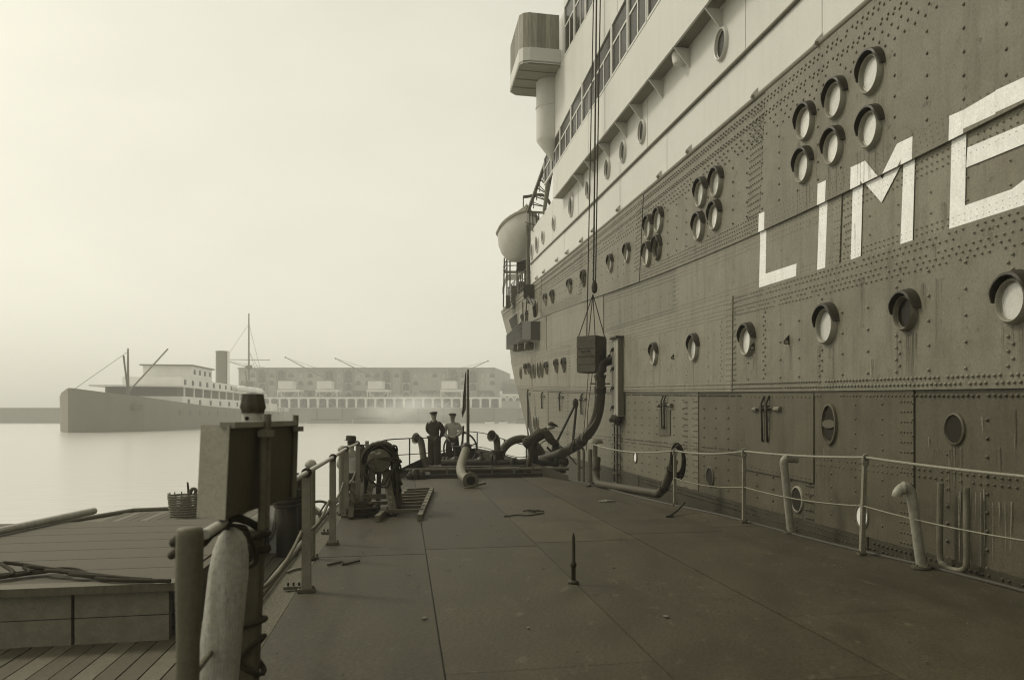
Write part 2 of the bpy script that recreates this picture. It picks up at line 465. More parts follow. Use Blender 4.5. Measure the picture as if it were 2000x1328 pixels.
# shell behind the plates, closed round the stem and the deck
sh = MB()
NS = 44
rows = [-2.9, -2.0, -1.0, 0.0, 1.0, 2.0, 3.0, 4.0, 4.7, 5.3]
ring = []
for H in rows:
    e = send(H) - 0.35
    line = [HP(S0 + (e - S0) * i / NS, H, -0.05) for i in range(NS + 1)]
    c = HP(e, H, -0.4)
    d = Vector((DX, DY, 0)); i_ = Vector((IX, IY, 0))
    for a in (0.25, 0.5, 0.75, 1.0):
        line.append(c + d * 0.35 * sin(a * pi / 2) - i_ * 0.35 * cos(a * pi / 2))
    line.append(c + d * 0.35 + i_ * 6.0)
    line.append(Vector(HP(S0, H, -12)) + d * 30)
    line.append(HP(S0, H, -12))
    ring.append(line)
nc = len(ring[0])
sh.add([p for l in ring for p in l], [(r * nc + i, r * nc + (i + 1) % nc, (r + 1) * nc + (i + 1) % nc, (r + 1) * nc + i) for r in range(len(rows) - 1) for i in range(nc)] + [tuple((len(rows) - 1) * nc + i for i in range(nc))])
sh.build('hull_shell', M_HULLEDGE, LINER)

def panel(name, m, lo, hi, sb0, st0, sb1, st1, off, thick=0.05, step=1.2, parent=LINER, gap=0.012, clampend=True, gaplo=0.0, rows=1):
    b = MB()
    n = max(1, int(abs(sb1 - sb0) / step))
    out = []
    for i in range(n + 1):
        t = i / n
        sb = sb0 + gap + (sb1 - sb0 - 2 * gap) * t; st = st0 + gap + (st1 - st0 - 2 * gap) * t
        hl = lo(sb) + gaplo; hh = hi(st)
        if clampend:
            eb = min(sb1, send(lo(min(sb1, 60))) - 0.03); et = min(st1, send(hi(min(st1, 60))) - 0.03)
            sb = sb0 + gap + (eb - sb0 - 2 * gap) * t; st = st0 + gap + (et - st0 - 2 * gap) * t
            hl = lo(sb) + gaplo; hh = hi(st)
        out.append((HP(sb, hl, off), HP(st, hh, off), HP(sb, hl, off - thick), HP(st, hh, off - thick)))
    vs = [p for q in out for p in q]
    fs = []
    for i in range(n):
        a = 4 * i; c = a + 4
        fs += [(a, a + 1, c + 1, c), (a + 2, c + 2, c + 3, a + 3), (a, c, c + 2, a + 2), (a + 1, a + 3, c + 3, c + 1)]
    fs += [(0, 2, 3, 1), (4 * n, 4 * n + 1, 4 * n + 3, 4 * n + 2)]
    b.add(vs, fs)
    return b.build(name, m, parent)
def xs(x, f, y0=500):                     # s where the pixel column x meets the longitudinal line f
    y = y0
    for _ in range(25):
        s, H = hs(x, y)
        y = PY0 - f(s) * FPX / (HP(s, 0).y)
    return hs(x, y)[0]
def strake(lo, hi, seams, off, m=M_HULL, name='hull_plate', gap=0.012, gaplo=0.0, start=S0, alt=0.012, mfar=None):
    """seams: list of (x_top, x_bottom) pixel columns where butts stand"""
    cuts = [(start, start)] + sorted([(xs(xb, lo), xs(xt, hi)) for xt, xb in seams]) + [(60, 60)]
    for i, ((b0, t0), (b1, t1)) in enumerate(zip(cuts, cuts[1:])):
        panel(name, m if mfar is None or b0 < mfar else M_HULLFARLIT, lo, hi, b0, t0, b1, t1, off + (alt if i % 2 else 0), gap=gap, gaplo=gaplo)
Hbot = lambda s: -2.9
Hboot = lambda s: -1.56 + .004 * (s - 8)
strake(Hbot, Hboot, [(1700, 1700), (1480, 1480), (1250, 1250)], 0.026, m=M_BOOT, name='boot_plate', gap=.01)
strake(HLA, lambda s: Hb(s) - 0.0, [(2060, 2040), (1501, 1488), (1261, 1253), (1143, 1139), (1060, 1059), (1016, 1016)], 0.050, gap=0.018)
strake(HLB, HLA, [(1648, 1643), (1322, 1322), (1180, 1180), (1079, 1079), (1068, 1068)], 0.012, gap=0.014)
strake(HLC, HLB, [(1436, 1434), (1117, 1116), (1039, 1041)], 0.036, gap=0.014)
strake(Hbot, HLC, [(1787, 1787), (1592, 1592), (1365, 1365), (1345, 1345), (1212, 1212), (1111, 1111), (1071, 1071), (1045, 1045), (1030, 1030)], 0.0, m=M_HULLLOW, gap=0.014, mfar=hs(1370, 765)[0])  # far plates take the lighter colour in place of a light fall-off

# half-round belting along the top of the dark hull, and the moulding higher up
def moulding(name, f, r, off, m, s1, dz=0.0, flat=1.0):
    b = MB()
    pts = [HP(s, f(s) + dz, off) for s in np.linspace(S0, s1, 60)]
    b.tube(pts, r, 8)
    return b.build(name, m, LINER, smooth=50)
SB_END = hs(985, 603)[0]
moulding('belting', Hb, 0.055, 0.03, mat('belting_paint', 0.12, 0.5, 0.1, 3), SB_END, 0.02)
moulding('white_moulding', Hm, 0.035, 0.03, mat('moulding_paint', 0.13, 0.5, 0.1, 3), hs(1035, 518)[0])

# white plating
Ho = fit_line([(1362, 30), (1300, 112), (1230, 200), (1155, 293), (1115, 345)], 1, 0.38)    # lower edge of the overhung promenade side
WF = hs(1037, 560)[0]                      # where the white plating stops
s_a = hs(1080, 350)[0]
def Htop2(s):
    if s <= s_a: return 8.65
    t = (s - s_a) / (WF - s_a)
    return 8.65 + (hs(1036, 455)[1] - 8.65) * min(1, t) ** 0.8
def white_run(lo, hi, cols, off, name, start=S0, end=None, row=200):
    cuts = [start] + sorted(cols) + [end]
    for i, (a, b) in enumerate(zip(cuts, cuts[1:])):
        panel(name, M_WHITE, lo, hi, a, a, b, b, off + (0.006 if i % 2 else 0), gap=0.004, clampend=False)
w1cols = [xs(x, Hm, 200) for x in (1606, 1459, 1303, 1179, 1102, 1058)]
white_run(Hb, Hm, [c for c in w1cols] + [2.5, -4], 0.0, 'white_plate', end=WF)
w2cols = [xs(x, Hm, 200) for x in (1457, 1377, 1265, 1206, 1130, 1085)]
white_run(Hm, Htop2, w2cols + [s_a - 0.01] + [3, -3], 0.004, 'white_plate', end=WF)

# overhung promenade side with its windows
PO = 0.38
Hsill = fit_line([(1275, 33), (1214, 122), (1160, 203), (1114, 270), (1086, 335)], 1, PO)
Hhead = fit_line([(1207, 33), (1161, 108), (1115, 196), (1080, 283)], 1, PO)
Hd2 = fit_line([(1148, 31), (1114, 92)], 1, PO)
PS1 = hs(1080, 340, PO)[0]
white_run(Ho, Hsill, [xs(x, Hsill, 200) for x in (1173, 1131, 1108)] + [14, 8, 2, -6], PO, 'promenade_plate', end=PS1)
white_run(Hhead, lambda s: Hd2(s), [xs(1135, Hhead, 150), 22, 14, 8, 2, -6], PO, 'promenade_plate', end=PS1)
white_run(lambda s: Hd2(s) + 1.75, lambda s: Hd2(s) + 3.2, [22, 14, 8, 2, -6], PO, 'promenade_plate', end=PS1 - 2.3)
panel('promenade_plate', M_WHITE, Hd2, lambda s: Hd2(s) + 1.75, PS1 - 2.3, PS1 - 2.3, PS1 + 1.4, PS1 + 1.4, PO - .05, gap=.004, clampend=False)
# underside of the overhang, and the dark inside of the promenade
b = MB()
for sa, sb in ((S0, 10), (10, 24), (24, PS1)):
    b.hexa([HP(sa, Ho(sa) + 0.02, PO - 0.05), HP(sb, Ho(sb) + 0.02, PO - 0.05), HP(sb, Ho(sb) + 0.02, -0.3), HP(sa, Ho(sa) + 0.02, -0.3)],
           [HP(sa, Ho(sa) + 0.10, PO - 0.05), HP(sb, Ho(sb) + 0.10, PO - 0.05), HP(sb, Ho(sb) + 0.10, -0.3), HP(sa, Ho(sa) + 0.10, -0.3)])
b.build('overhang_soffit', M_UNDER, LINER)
b = MB()
c0, c1 = S0, PS1 - 0.6
b.hexa([HP(c0, 5.2, -1.6), HP(c1, 5.2, -1.6), HP(c1, 5.2, -11), HP(c0, 5.2, -11)], [HP(c0, 16.3, -1.6), HP(c1 - 2.2, 16.3, -1.6), HP(c1 - 2.2, 16.3, -11), HP(c0, 16.3, -11)])
b.build('deckhouse', M_WHITE, LINER)
b = MB()
for H in (9.0, 10.95, 13.1, 14.95):
    e = PS1 if H < 12 else PS1 - 2.3
    b.hexa([HP(c0, H - .05, PO - 0.06), HP(e, H - .05, PO - 0.06), HP(e, H - .05, -1.7), HP(c0, H - .05, -1.7)], [HP(c0, H + .05, PO - 0.06), HP(e, H + .05, PO - 0.06), HP(e, H + .05, -1.7), HP(c0, H + .05, -1.7)])
b.hexa([HP(PS1 - .02, 8.2, PO - .02), HP(PS1 + .02, 8.2, PO - .02), HP(PS1 + .02, 8.2, -1.7), HP(PS1 - .02, 8.2, -1.7)], [HP(PS1 - .02, 10.9, PO - .02), HP(PS1 + .02, 10.9, PO - .02), HP(PS1 + .02, 10.9, -1.7), HP(PS1 - .02, 10.9, -1.7)])
b.build('promenade_deck', M_WHITE, LINER)

def promenade_window(sa, sb, lo, hi, trans=0.60):
    """one window: frame, transom and mullion, with three panes set back in it"""
    m = MB()
    f = 0.07
    def bar(s0, s1, h0, h1, o0=PO - 0.05, o1=PO + 0.012):
        m.hexa([HP(s0, h0(s0), o1), HP(s1, h0(s1), o1), HP(s1, h0(s1), o0), HP(s0, h0(s0), o0)],
               [HP(s0, h1(s0), o1), HP(s1, h1(s1), o1), HP(s1, h1(s1), o0), HP(s0, h1(s0), o0)])
    lo2 = lambda s: lo(s) + 0.0
    tr = lambda s: lo(s) + (hi(s) - lo(s)) * trans
    bar(sa, sa + f, lo, hi); bar(sb - f, sb, lo, hi)
    bar(sa + f, sb - f, lo, lambda s: lo(s) + 0.06); bar(sa + f, sb - f, lambda s: hi(s) - 0.05, hi)
    bar(sa + f, sb - f, lambda s: tr(s) - 0.03, lambda s: tr(s) + 0.03, PO - 0.045, PO - 0.01)
    mid = (sa + sb) / 2
    bar(mid - 0.035, mid + 0.035, lambda s: lo(s) + 0.06, lambda s: tr(s) - 0.03, PO - 0.045, PO - 0.012)
    o = m.build('window', M_WHITE, LINER)
    for a, c, h0, h1, g in ((sa + f, mid - .035, lambda s: lo(s) + .06, lambda s: tr(s) - .03, 0), (mid + .035, sb - f, lambda s: lo(s) + .06, lambda s: tr(s) - .03, 1), (sa + f, sb - f, lambda s: tr(s) + .03, lambda s: hi(s) - .05, 2)):
        q = MB()
        q.hexa([HP(a, h0(a), PO - .03), HP(c, h0(c), PO - .03), HP(c, h0(c), PO - .04), HP(a, h0(a), PO - .04)],
               [HP(a, h1(a), PO - .03), HP(c, h1(c), PO - .03), HP(c, h1(c), PO - .04), HP(a, h1(a), PO - .04)])
        q.build('pane', M_DARKGLASS, o)
    return o
cols = [1081, 1096, 1114, 1136.5, 1160, 1188, 1221]
wc = [xs(x, Hsill, 200) for x in cols]
stepw = 1.75
while wc[-1] > 8: wc.append(wc[-1] - stepw)
for a, c in zip(wc, wc[1:]):
    promenade_window(c + 0.02, a - 0.02, Hsill, Hhead)
# upper row of windows, on the bridge deck
a = PS1 - 2.35
while a > 14:
    promenade_window(a - 1.8, a - 0.03, Hd2, lambda s: Hd2(s) + 1.75)
    a -= 1.83

# brackets below the overhang
for x, y in ((1330, 92), (1279, 150), (1240, 203), (1211, 240), (1178, 283), (1150, 318), (1128, 342), (1392, 40), (1470, -30)):
    s, H = hs(x, y, 0.2)
    M = HM(s, Ho(s), 0.0)
    m = MB()
    m.add([M @ Vector(p) for p in [(-.02, 0, 0), (-.02, 0, PO - .02), (-.02, -.42, 0), (.02, 0, 0), (.02, 0, PO - .02), (.02, -.42, 0)]],
          [(0, 1, 2), (3, 5, 4), (0, 3, 4, 1), (1, 4, 5, 2), (2, 5, 3, 0)])
    m.build('bracket', M_WHITE, LINER)
# lamp hood under the overhang
s, H = hs(1322, 118, 0.2)
MB().lathe([(0.02, 0), (0.16, 0.02), (0.19, 0.2), (0.15, 0.34), (0.13, 0.34)], HM(s, H - 0.1, 0.12) @ Matrix.Rotation(-pi / 2, 4, 'X'), 14).build('lamp_hood', M_WHITE, LINER, smooth=40)

# white pad eyes just above the belting, black ones on the side
def padeye(px, py, size, m, white=True):
    s, H = hs(px, py)
    M = HM(s, H, 0.0)
    b = MB()
    sz = size
    # a triangular plate standing out from the side, with a round eye at its tip
    poly = [(0, sz), (0, -sz * .55), (sz * .75, -sz * .62), (sz * 1.05, -sz * .35), (sz * .95, -sz * .05)]
    T = M @ Matrix.Rotation(-pi / 2, 4, 'Y')      # plate plane: outboard x up
    b.prism(poly, -sz * .12, sz * .12, T)
    o = b.build('pad_eye', m, LINER)
    q = MB(); q.lathe([(sz * .26, -sz * .15), (sz * .26, sz * .15)], T @ Matrix.Translation((sz * .68, -sz * .32, 0)), 10)
    q.build('eye', M_BRASS if white else M_HOLE if m is M_IRON else M_UNDER, o)
for x, y in ((1606, 82), (1480, 186), (1350, 294), (1292, 343), (1211, 409), (1161, 450), (1138, 470), (1110, 493), (1090, 508), (1064, 531), (1050, 543)):
    padeye(x, y, 0.13, M_WHITE, False)
for x, y, z in ((1545, 664, .12), (1477, 676, .115), (1320, 696, .11), (1286, 702, .11), (1105, 724, .11), (1091, 725, .11), (1048, 731, .1), (1030, 729, .1)):
    padeye(x, y, z, M_IRON)

# portholes
def porthole(px, py, gpx, dark=False, brow=True, white=False, rim=True):
    s, H = hs(px, py)
    dep = HP(s, H).y
    r = gpx / 2 * dep / FPX / sqrt(1 + ((PY0 - py) / FPX * 0.97) ** 2 * 0.6)
    base = 0.0
    if not white:
        if H > HLA(s): base = 0.062
        elif H > HLB(s): base = 0.024
        elif H > HLC(s): base = 0.048
        else: base = 0.012
    else: base = 0.012
    M = HM(s, H, base)
    b = MB()
    b.lathe([(r * 1.0, -0.02), (r * 1.03, 0.060), (r * 1.08, 0.068), (r * 1.19, 0.040), (r * 1.24, -0.02)], M, 28, cap=False)
    b.lathe([(r * 0.94, 0.0), (r * 0.945, 0.014), (r * 0.99, 0.018), (r * 1.01, 0.0)], M, 28, cap=False)
    o = b.build('porthole', (M_WHITE if white else (M_BRASS if not dark else M_PIPE)), LINER, smooth=50)
    g = MB(); g.lathe([(r * 0.98, -0.02), (r * 0.98, 0.006)], M, 28)
    g.build('glass', M_DARKGLASS if (dark or white) else M_GLASS, o)
    if brow:
        q = MB()
        n = 18; ri = r * 1.24 + 0.012; ro = ri + 0.032; dp = 0.115 if not white else 0.05
        a0, a1 = radians(8), radians(178)
        vs = []; fs = []
        for i in range(n + 1):
            a = a0 + (a1 - a0) * i / n
            e = min(1, 3.2 * min(i, n - i) / n + 0.55)
            for rr, zz in ((ri, -0.02), (ri + 0.004, dp * e), (ro, dp * e * 0.92), (ro + 0.03, -0.02)):
                vs.append(M @ Vector((rr * cos(a), rr * sin(a), zz)))
        for i in range(n):
            for j in range(4):
                fs.append((i * 4 + j, (i + 1) * 4 + j, (i + 1) * 4 + (j + 1) % 4, i * 4 + (j + 1) % 4))
        fs += [(0, 1, 2, 3), (n * 4 + 3, n * 4 + 2, n * 4 + 1, n * 4)]
        q.add(vs, fs)
        q.build('eyebrow', M_WHITE if white else M_EYEBROW, o, smooth=45)
    return o
PH = [(1712, 147, 68), (1642, 198, 62), (1583, 243, 57), (1711, 255, 64), (1638, 291, 57), (1579, 328, 54),
      (1376, 380, 45), (1407, 360, 46), (1372, 446, 43), (1404, 425, 45),
      (1273, 447, 37), (1293, 433, 39), (1270, 500, 37), (1198, 517, 27), (1231, 497, 29),
      (1069, 587, 18), (1117, 561, 22), (1990, 588, 76), (1622, 637, 60), (1466, 667, 49), (1361, 682, 41), (1283, 694, 33)]
for p in PH: porthole(*p)
for p in [(1290, 487, 37), (1145, 546, 25), (1083, 581, 20), (1778, 612, 59), (1070.6, 720, 18), (1090, 716, 20), (1105, 714, 21), (1029, 722, 16), (1035.5, 721, 16),
          (1024, 624, 14), (1033, 618, 15)]:
    porthole(*p, dark=True)
for x, y, h in ((1051, 601, 27), (1041, 724, 26), (1046, 723, 26), (1055, 722, 26), (1061, 721, 27), (1020, 728, 20), (1046, 825, 22), (1051, 826, 24)):
    porthole(x, y, h, dark=True, brow=False)
for p in [(1412, 87, 56), (1256, 258, 40), (1219, 297, 37), (1188, 330, 34), (1150, 370, 31), (1117, 403, 36), (1083, 437, 24)]:
    porthole(*p, dark=True, white=True, brow=p[0] in (1117, 1083))
for p in [(1062, 463, 24), (1050, 477, 30), (1040, 490, 30)]:
    porthole(*p, dark=True, white=True, brow=False)

# discharge openings low on the side
def opening(px, py, hpx, mrim=M_HULLLOW, pale=False, ecc=1.0):
    s, H = hs(px, py)
    r = hpx / 2 * HP(s, H).y / FPX
    M = HM(s, H, 0.012) @ Matrix.Diagonal((ecc, 1, 1, 1))
    b = MB(); b.lathe([(r * 1.22, -0.02), (r * 1.18, 0.012), (r * 1.05, 0.02), (r, 0.004), (r * .96, -0.02)], M, 24, cap=False)
    o = b.build('discharge_opening', mrim, LINER, smooth=50)
    g = MB(); g.lathe([(r * 1.0, -0.02), (r * 1.0, 0.004)], M, 24)
    g.build('recess', M_LETTER if pale else M_HOLE, o)
opening(1866, 838, 54)
opening(1388, 931, 34)
opening(1558, 975, 44, mrim=M_BRASS)
opening(1686, 1008, 42, mrim=M_PIPE, pale=True)
opening(1242, 892, 21, pale=True)
# twin scupper
s, H = hs(1623, 828)
M = HM(s, H, 0.012)
k = 84 / 2 * HP(s, H).y / FPX
b = MB()
b.lathe([(k * 1.0, -0.02), (k * .97, 0.035), (k * .86, 0.04), (k * .84, -0.01)], M @ Matrix.Diagonal((.72, 1, 1, 1)), 30, cap=False)
b.prism([(k * .66 * cos(a), k * .2 * sin(a)) for a in np.linspace(0, 2 * pi, 14, endpoint=False)], -0.01, 0.03, M)
o = b.build('scupper', M_HULLLOW, LINER, smooth=50)
for sg in (1, -1):
    MB().prism([(k * .56 * cos(a), sg * (k * .16 + k * .6 * max(0, sin(a)))) for a in np.linspace(0, pi, 12)][::sg], -0.016, 0.012, M).build('recess', M_HOLE, o)

# door strongbacks: two bent bars and a cross rod with end sockets, over a doubling plate
def strongback(px, py, k):
    s, H = hs(px, py)
    M = HM(s, H, 0.015)
    b = MB()
    for dx in (-.1, .1):
        b.tube([M @ Vector(p) for p in [(dx * k + .03, .20 * k, .02), (dx * k, .08 * k, .06), (dx * k, -.50 * k, .045), (dx * k - .03, -.55 * k, .03)]], 0.018 * k, 6)
        b.box(M @ Vector((dx * k, 0, .03)), (.09 * k, .08 * k, .10 * k), M.to_3x3().to_4x4())
    o = b.build('strongback', M_IRON, LINER, smooth=40)
    for dx, l in ((-.42, .16), (.47, .22)):
        q = MB(); q.tube([M @ Vector((dx * k - l * k / 2, -.02, .03)), M @ Vector((dx * k + l * k / 2, -.02, .03))], .042 * k, 8)
        q.build('socket', M_PIPE, o, smooth=40)
    q = MB(); q.tube([M @ Vector((-.30 * k, 0, .05)), M @ Vector((.34 * k, 0, .05))], .018 * k, 6); q.build('cross_rod', M_IRON, o)
    return s, H
strongback(1300, 790, 1.0); strongback(1500, 797, 1.0)
for x, y in ((1139, 779), (1096, 775), (1061, 774), (1033, 769)): strongback(x, y, .95)
for (x0, x1, yt, yb) in ((1484, 1522, 800, 880), (1288, 1310, 800, 850)):
    b = MB()
    P = [hs(x0, yt), hs(x1, yt), hs(x1, yb), hs(x0, yb)]
    b.hexa([HP(*p, off=0.008) for p in P], [HP(*p, off=0.022) for p in P])
    o = b.build('door_plate', M_HULLLOW, LINER)
    for yy in ((818, 856) if x0 > 1400 else (806, 834)):
        s, H = hs((x0 + x1) / 2, yy)
        MB().lathe([(.05, 0), (.05, .012), (.035, .014), (.035, 0)], HM(s, H, 0.022), 14).build('ring', M_IRON, o)
# doubling plate below the second strongback
b = MB(); P = [hs(1452, 768), hs(1592, 768), hs(1592, 943), hs(1452, 915)]
b.hexa([HP(*p, off=0.004) for p in P], [HP(*p, off=0.030) for p in P]); b.build('doubling_plate', M_HULLLOW, LINER)

# U-shaped overboard pipe on the side
P = [at(1838, 943, 8.55), at(1835, 1000, 8.5), at(1834, 1088, 8.45), at(1842, 1106, 8.4), at(1868, 1116, 8.2), at(1884, 1108, 8.15), at(1888, 1040, 8.15), at(1889, 952, 8.2)]
def onside(p, off):
    s_, w_ = sw(p); return HP(s_, p.z - EYE, off)
P = [onside(at(x, y, 9), .12) for x, y in ()] or [HP(*hs(x, y, .14), off=.14) for x, y in ((1837, 943), (1836, 1000), (1836, 1085), (1843, 1103), (1862, 1113), (1882, 1112), (1888, 1095), (1888, 1040), (1888, 952))]
MB().tube(bez(P, 40), .034, 10).build('overboard_pipe', M_PIPE, LINER, smooth=60)

# rivets: real domes, thousands of them, joined by strake
def rivets(name, pts, m=M_RIVET):
    b = MB(); vs = b.v; fs = b.f
    n = 6
    for s, H, off, r in pts:
        M = HM(s, H, off - 0.002)
        o = len(vs)
        for rr, zz in ((1, 0), (.78, .42), (.36, .68)):
            for j in range(n):
                a = 2 * pi * j / n
                p = M @ Vector((r * rr * cos(a), r * rr * sin(a), r * zz)); vs.append((p.x, p.y, p.z))
        for i in range(2):
            for j in range(n):
                fs.append((o + i * n + j, o + i * n + (j + 1) % n, o + (i + 1) * n + (j + 1) % n, o + (i + 1) * n + j))
        fs.append(tuple(o + 2 * n + j for j in range(n)))
    b.mi = [0] * len(fs)
    ob = b.build(name, m, LINER, smooth=60)
    tag(ob, kind='stuff')
LETTERS = {'white painted letter L': [[(1489, 418.6), (1500, 414), (1497.6, 558.3), (1485, 562)], [(1497.8, 535), (1558.6, 515), (1557.5, 539.5), (1497.7, 558)]],
 'white painted letter I': [[(1605, 360), (1621, 353), (1614.6, 523.6), (1599, 528)]],
 'white painted letter M': [[(1670, 328), (1689.5, 319), (1684.4, 500.6), (1665, 507.4)], [(1770, 277.5), (1791.7, 267.4), (1786, 469.5), (1762.3, 477.4)],
        [(1690, 318.8), (1698, 314.7), (1727, 350), (1725, 396), (1688, 353)], [(1727.3, 350), (1761, 282), (1769.6, 277.8), (1768.5, 313), (1725.3, 396)]],
 'white painted letter B cut by the picture edge': [[(1864, 228), (1892, 216), (1888, 438), (1858, 448)], [(1892.3, 216), (1955, 179.5), (1955, 224), (1891.5, 252.7)], [(1955.2, 178), (2012, 152), (2012, 195), (1955.2, 221)],
        [(1893.8, 289), (2012, 240), (2012, 279), (1891, 328)], [(1888.2, 402), (1981, 370), (2012, 346), (2012, 401), (1888, 438)], [(2012.3, 152), (2030, 160), (2030, 390), (2012.3, 401)]]}
LPOLY = [[hs(x, y) for x, y in pc] for v in LETTERS.values() for pc in v]
def inside(p, poly):
    c = False; j = len(poly) - 1
    for i in range(len(poly)):
        if (poly[i][1] > p[1]) != (poly[j][1] > p[1]) and p[0] < (poly[j][0] - poly[i][0]) * (p[1] - poly[i][1]) / (poly[j][1] - poly[i][1]) + poly[i][0]: c = not c
        j = i
    return c
def split_letters(pts):
    a, b_ = [], []
    for p in pts: (b_ if any(inside(p, q) for q in LPOLY) else a).append(p)
    return a, b_
PHS = [(hs(p[0], p[1]), p[2] / 2 * HP(hs(p[0], p[1])[0], 0).y / FPX) for p in PH + [(1290, 487, 37), (1778, 612, 59), (1866, 838, 54), (1623, 828, 84), (1117, 561, 22), (1145, 546, 25)]]
def clear(s, H):
    for (a, h), r in PHS:
        if (a - s) ** 2 + (h - H) ** 2 < (r * 1.5 + .03) ** 2: return False
    return True
rv = random.Random(3)
def row(f, dH, s0, s1, pitch, off, r, out, skip=0.01, jit=.003):
    s = s0
    while s < s1:
        H = f(s) + dH
        if s < send(H) - .1 and clear(s, H) and rv.random() > skip:
            out.append((s + rv.uniform(-jit, jit), H + rv.uniform(-jit, jit), off, r))
        s += pitch
def col(s, lo, hi, pitch, off, r, out, ds=0):
    H = lo
    while H < hi:
        if clear(s, H): out.append((s + rv.uniform(-.003, .003) + ds * (H - lo), H, off, r))
        H += pitch
near, far = 0.0, SB_END
A = []
OA = 0.064
for dH, p in ((-.14, .135), (-.20, .135), (-.36, .14), (-.41, .14)):
    row(Hb, dH, near + (0.03 if dH in (-.20, -.41) else 0), far, p, OA, .023, A, .02)
for k, dH in enumerate((-.52, -.62, -.72)):
    row(Hb, dH, near + .07 * k, far, .21, OA, .023, A, .12)
for dH in (.07, .14, .21, .28): row(HLA, dH, near + dH / 3, far, .11, OA - .006, .014, A)
for k in range(-10, 64):
    s = 7.4 + k * 0.66
    if s < 41: col(s, HLA(s) + .36, Hb(s) - .8, .25, OA, .023, A)
for xt, xb in ((1501, 1488), (1261, 1253), (1143, 1139), (1060, 1059), (1016, 1016)):
    sb, st = xs(xb, HLA), xs(xt, Hb)
    for kx in range(6):
        for sgn in ((1,) if kx > 0 else (1, -1)):
            col(sb + sgn * (.05 + .085 * kx), HLA(sb) + .33, Hb(sb) - .25, .105, OA, .017, A, (st - sb) / max(.5, Hb(st) - HLA(sb)))
A, L1 = split_letters(A); rivets('hull_rivets', A, M_RIVET_DK); rivets('letter_rivets', L1, M_LETTER)
B_ = []
for dH in (-.06, -.14, -.22): row(HLA, dH, near, far, .10, .024, .013, B_)
for dH in (.05, .12): row(HLB, dH, near, far, .10, .024, .013, B_)
for k in range(-10, 60):
    s = 7.4 + k * .66
    if s < 42: col(s, HLB(s) + .25, HLA(s) - .3, .24, .024, .015, B_)
for x in (1648, 1322, 1180, 1079):
    s = xs(x, HLB)
    for q in (-.22, -.15, -.08, .06, .13, .2): col(s + q, HLB(s) + .2, HLA(s) - .26, .10, .024, .014, B_)
B_, L1 = split_letters(B_); rivets('hull_rivets', B_); rivets('letter_rivets', L1, M_LETTER)
C_ = []
for dH in (-.05, -.12, -.22, -.29, -.36): row(HLB, dH, near + dH, far, .12, .048, .016, C_, .06)
for dH in (.06, .135): row(HLC, dH, near + .04 * (dH > .1), far, .085, .048, .021, C_, .04)
for k in range(-10, 60):
    s = 7.4 + k * .66
    if s < 43:
        col(s, HLC(s) + .22, HLB(s) - .4, .145 if k % 3 == 0 else .28, .048, .021, C_)
        if k % 3 == 0: col(s - .07, HLC(s) + .29, HLB(s) - .4, .145, .048, .021, C_)
for xt, xb in ((1436, 1434), (1117, 1116), (1039, 1041)):
    s = xs(xb, HLC)
    for q in (.05, .12, .19, .27, -.08, -.16): col(s + q, HLC(s) + .2, HLB(s) - .1, .10, .048, .017, C_)
rivets('hull_rivets', C_)
D_ = []
row(HLC, -.07, near, 40, .085, .012, .021, D_, .08)
for k in range(-10, 60):
    s = 7.1 + k * .66
    if s < 41: col(s, -1.75, HLC(s) - .15, .19, .012, .022, D_)
for x in (1787, 1592, 1365, 1345, 1111, 1071, 1045):
    s = xs(x, HLC, 760)
    for q in (.06, .13, .2, .27): col(s + q, -1.75, HLC(s) - .12, .12, .014, .018, D_)
for H in (-.62, -.70): row(lambda s: H, 0, 6, 40, .11, .012, .017, D_, .1)
D2_ = []
for dH in (-.06, -.14): row(Hboot, dH, 6, 40, .10, .036, .018, D2_, .1)
rivets('hull_rivets', D2_, M_BOOT)
for xx in np.linspace(1462, 1585, 16):
    for yy in (775, 908 + (xx - 1452) * .2): s, H = hs(xx, yy); D_.append((s, H, .031, .017))
rivets('hull_rivets', D_, M_HULLLOW)

# painted letters, each in convex pieces cut along the plate lap so that they follow both plates
def clip(poly, f, above):
    out = []
    def ins(p): return (p[1] - f(p[0]) >= 0) == above
    for i, p in enumerate(poly):
        q = poly[(i + 1) % len(poly)]
        if ins(p): out.append(p)
        if ins(p) != ins(q):
            a, b = p, q
            for _ in range(30):
                m = ((a[0] + b[0]) / 2, (a[1] + b[1]) / 2)
                if ins(m) == ins(p): a = m
                else: b = m
            out.append(a)
    return out
def letter(label, pieces):
    mb = MB()
    for pc in pieces:
        poly = [hs(x, y) for x, y in pc]
        for above, off in ((True, 0.0635), (False, 0.0255)):
            c = clip(poly, HLA, above)
            if len(c) < 3: continue
            n = len(c)
            vs = [HP(s, H, off) for s, H in c] + [HP(s, H, off - .004) for s, H in c]
            mb.add(vs, [tuple(range(n)), tuple(range(2 * n - 1, n - 1, -1))] + [(i, n + i, n + (i + 1) % n, (i + 1) % n) for i in range(n)])
    tag(mb.build('painted_letter', M_LETTER, LINER), label)
for lb_, pcs in LETTERS.items(): letter(lb_, pcs)

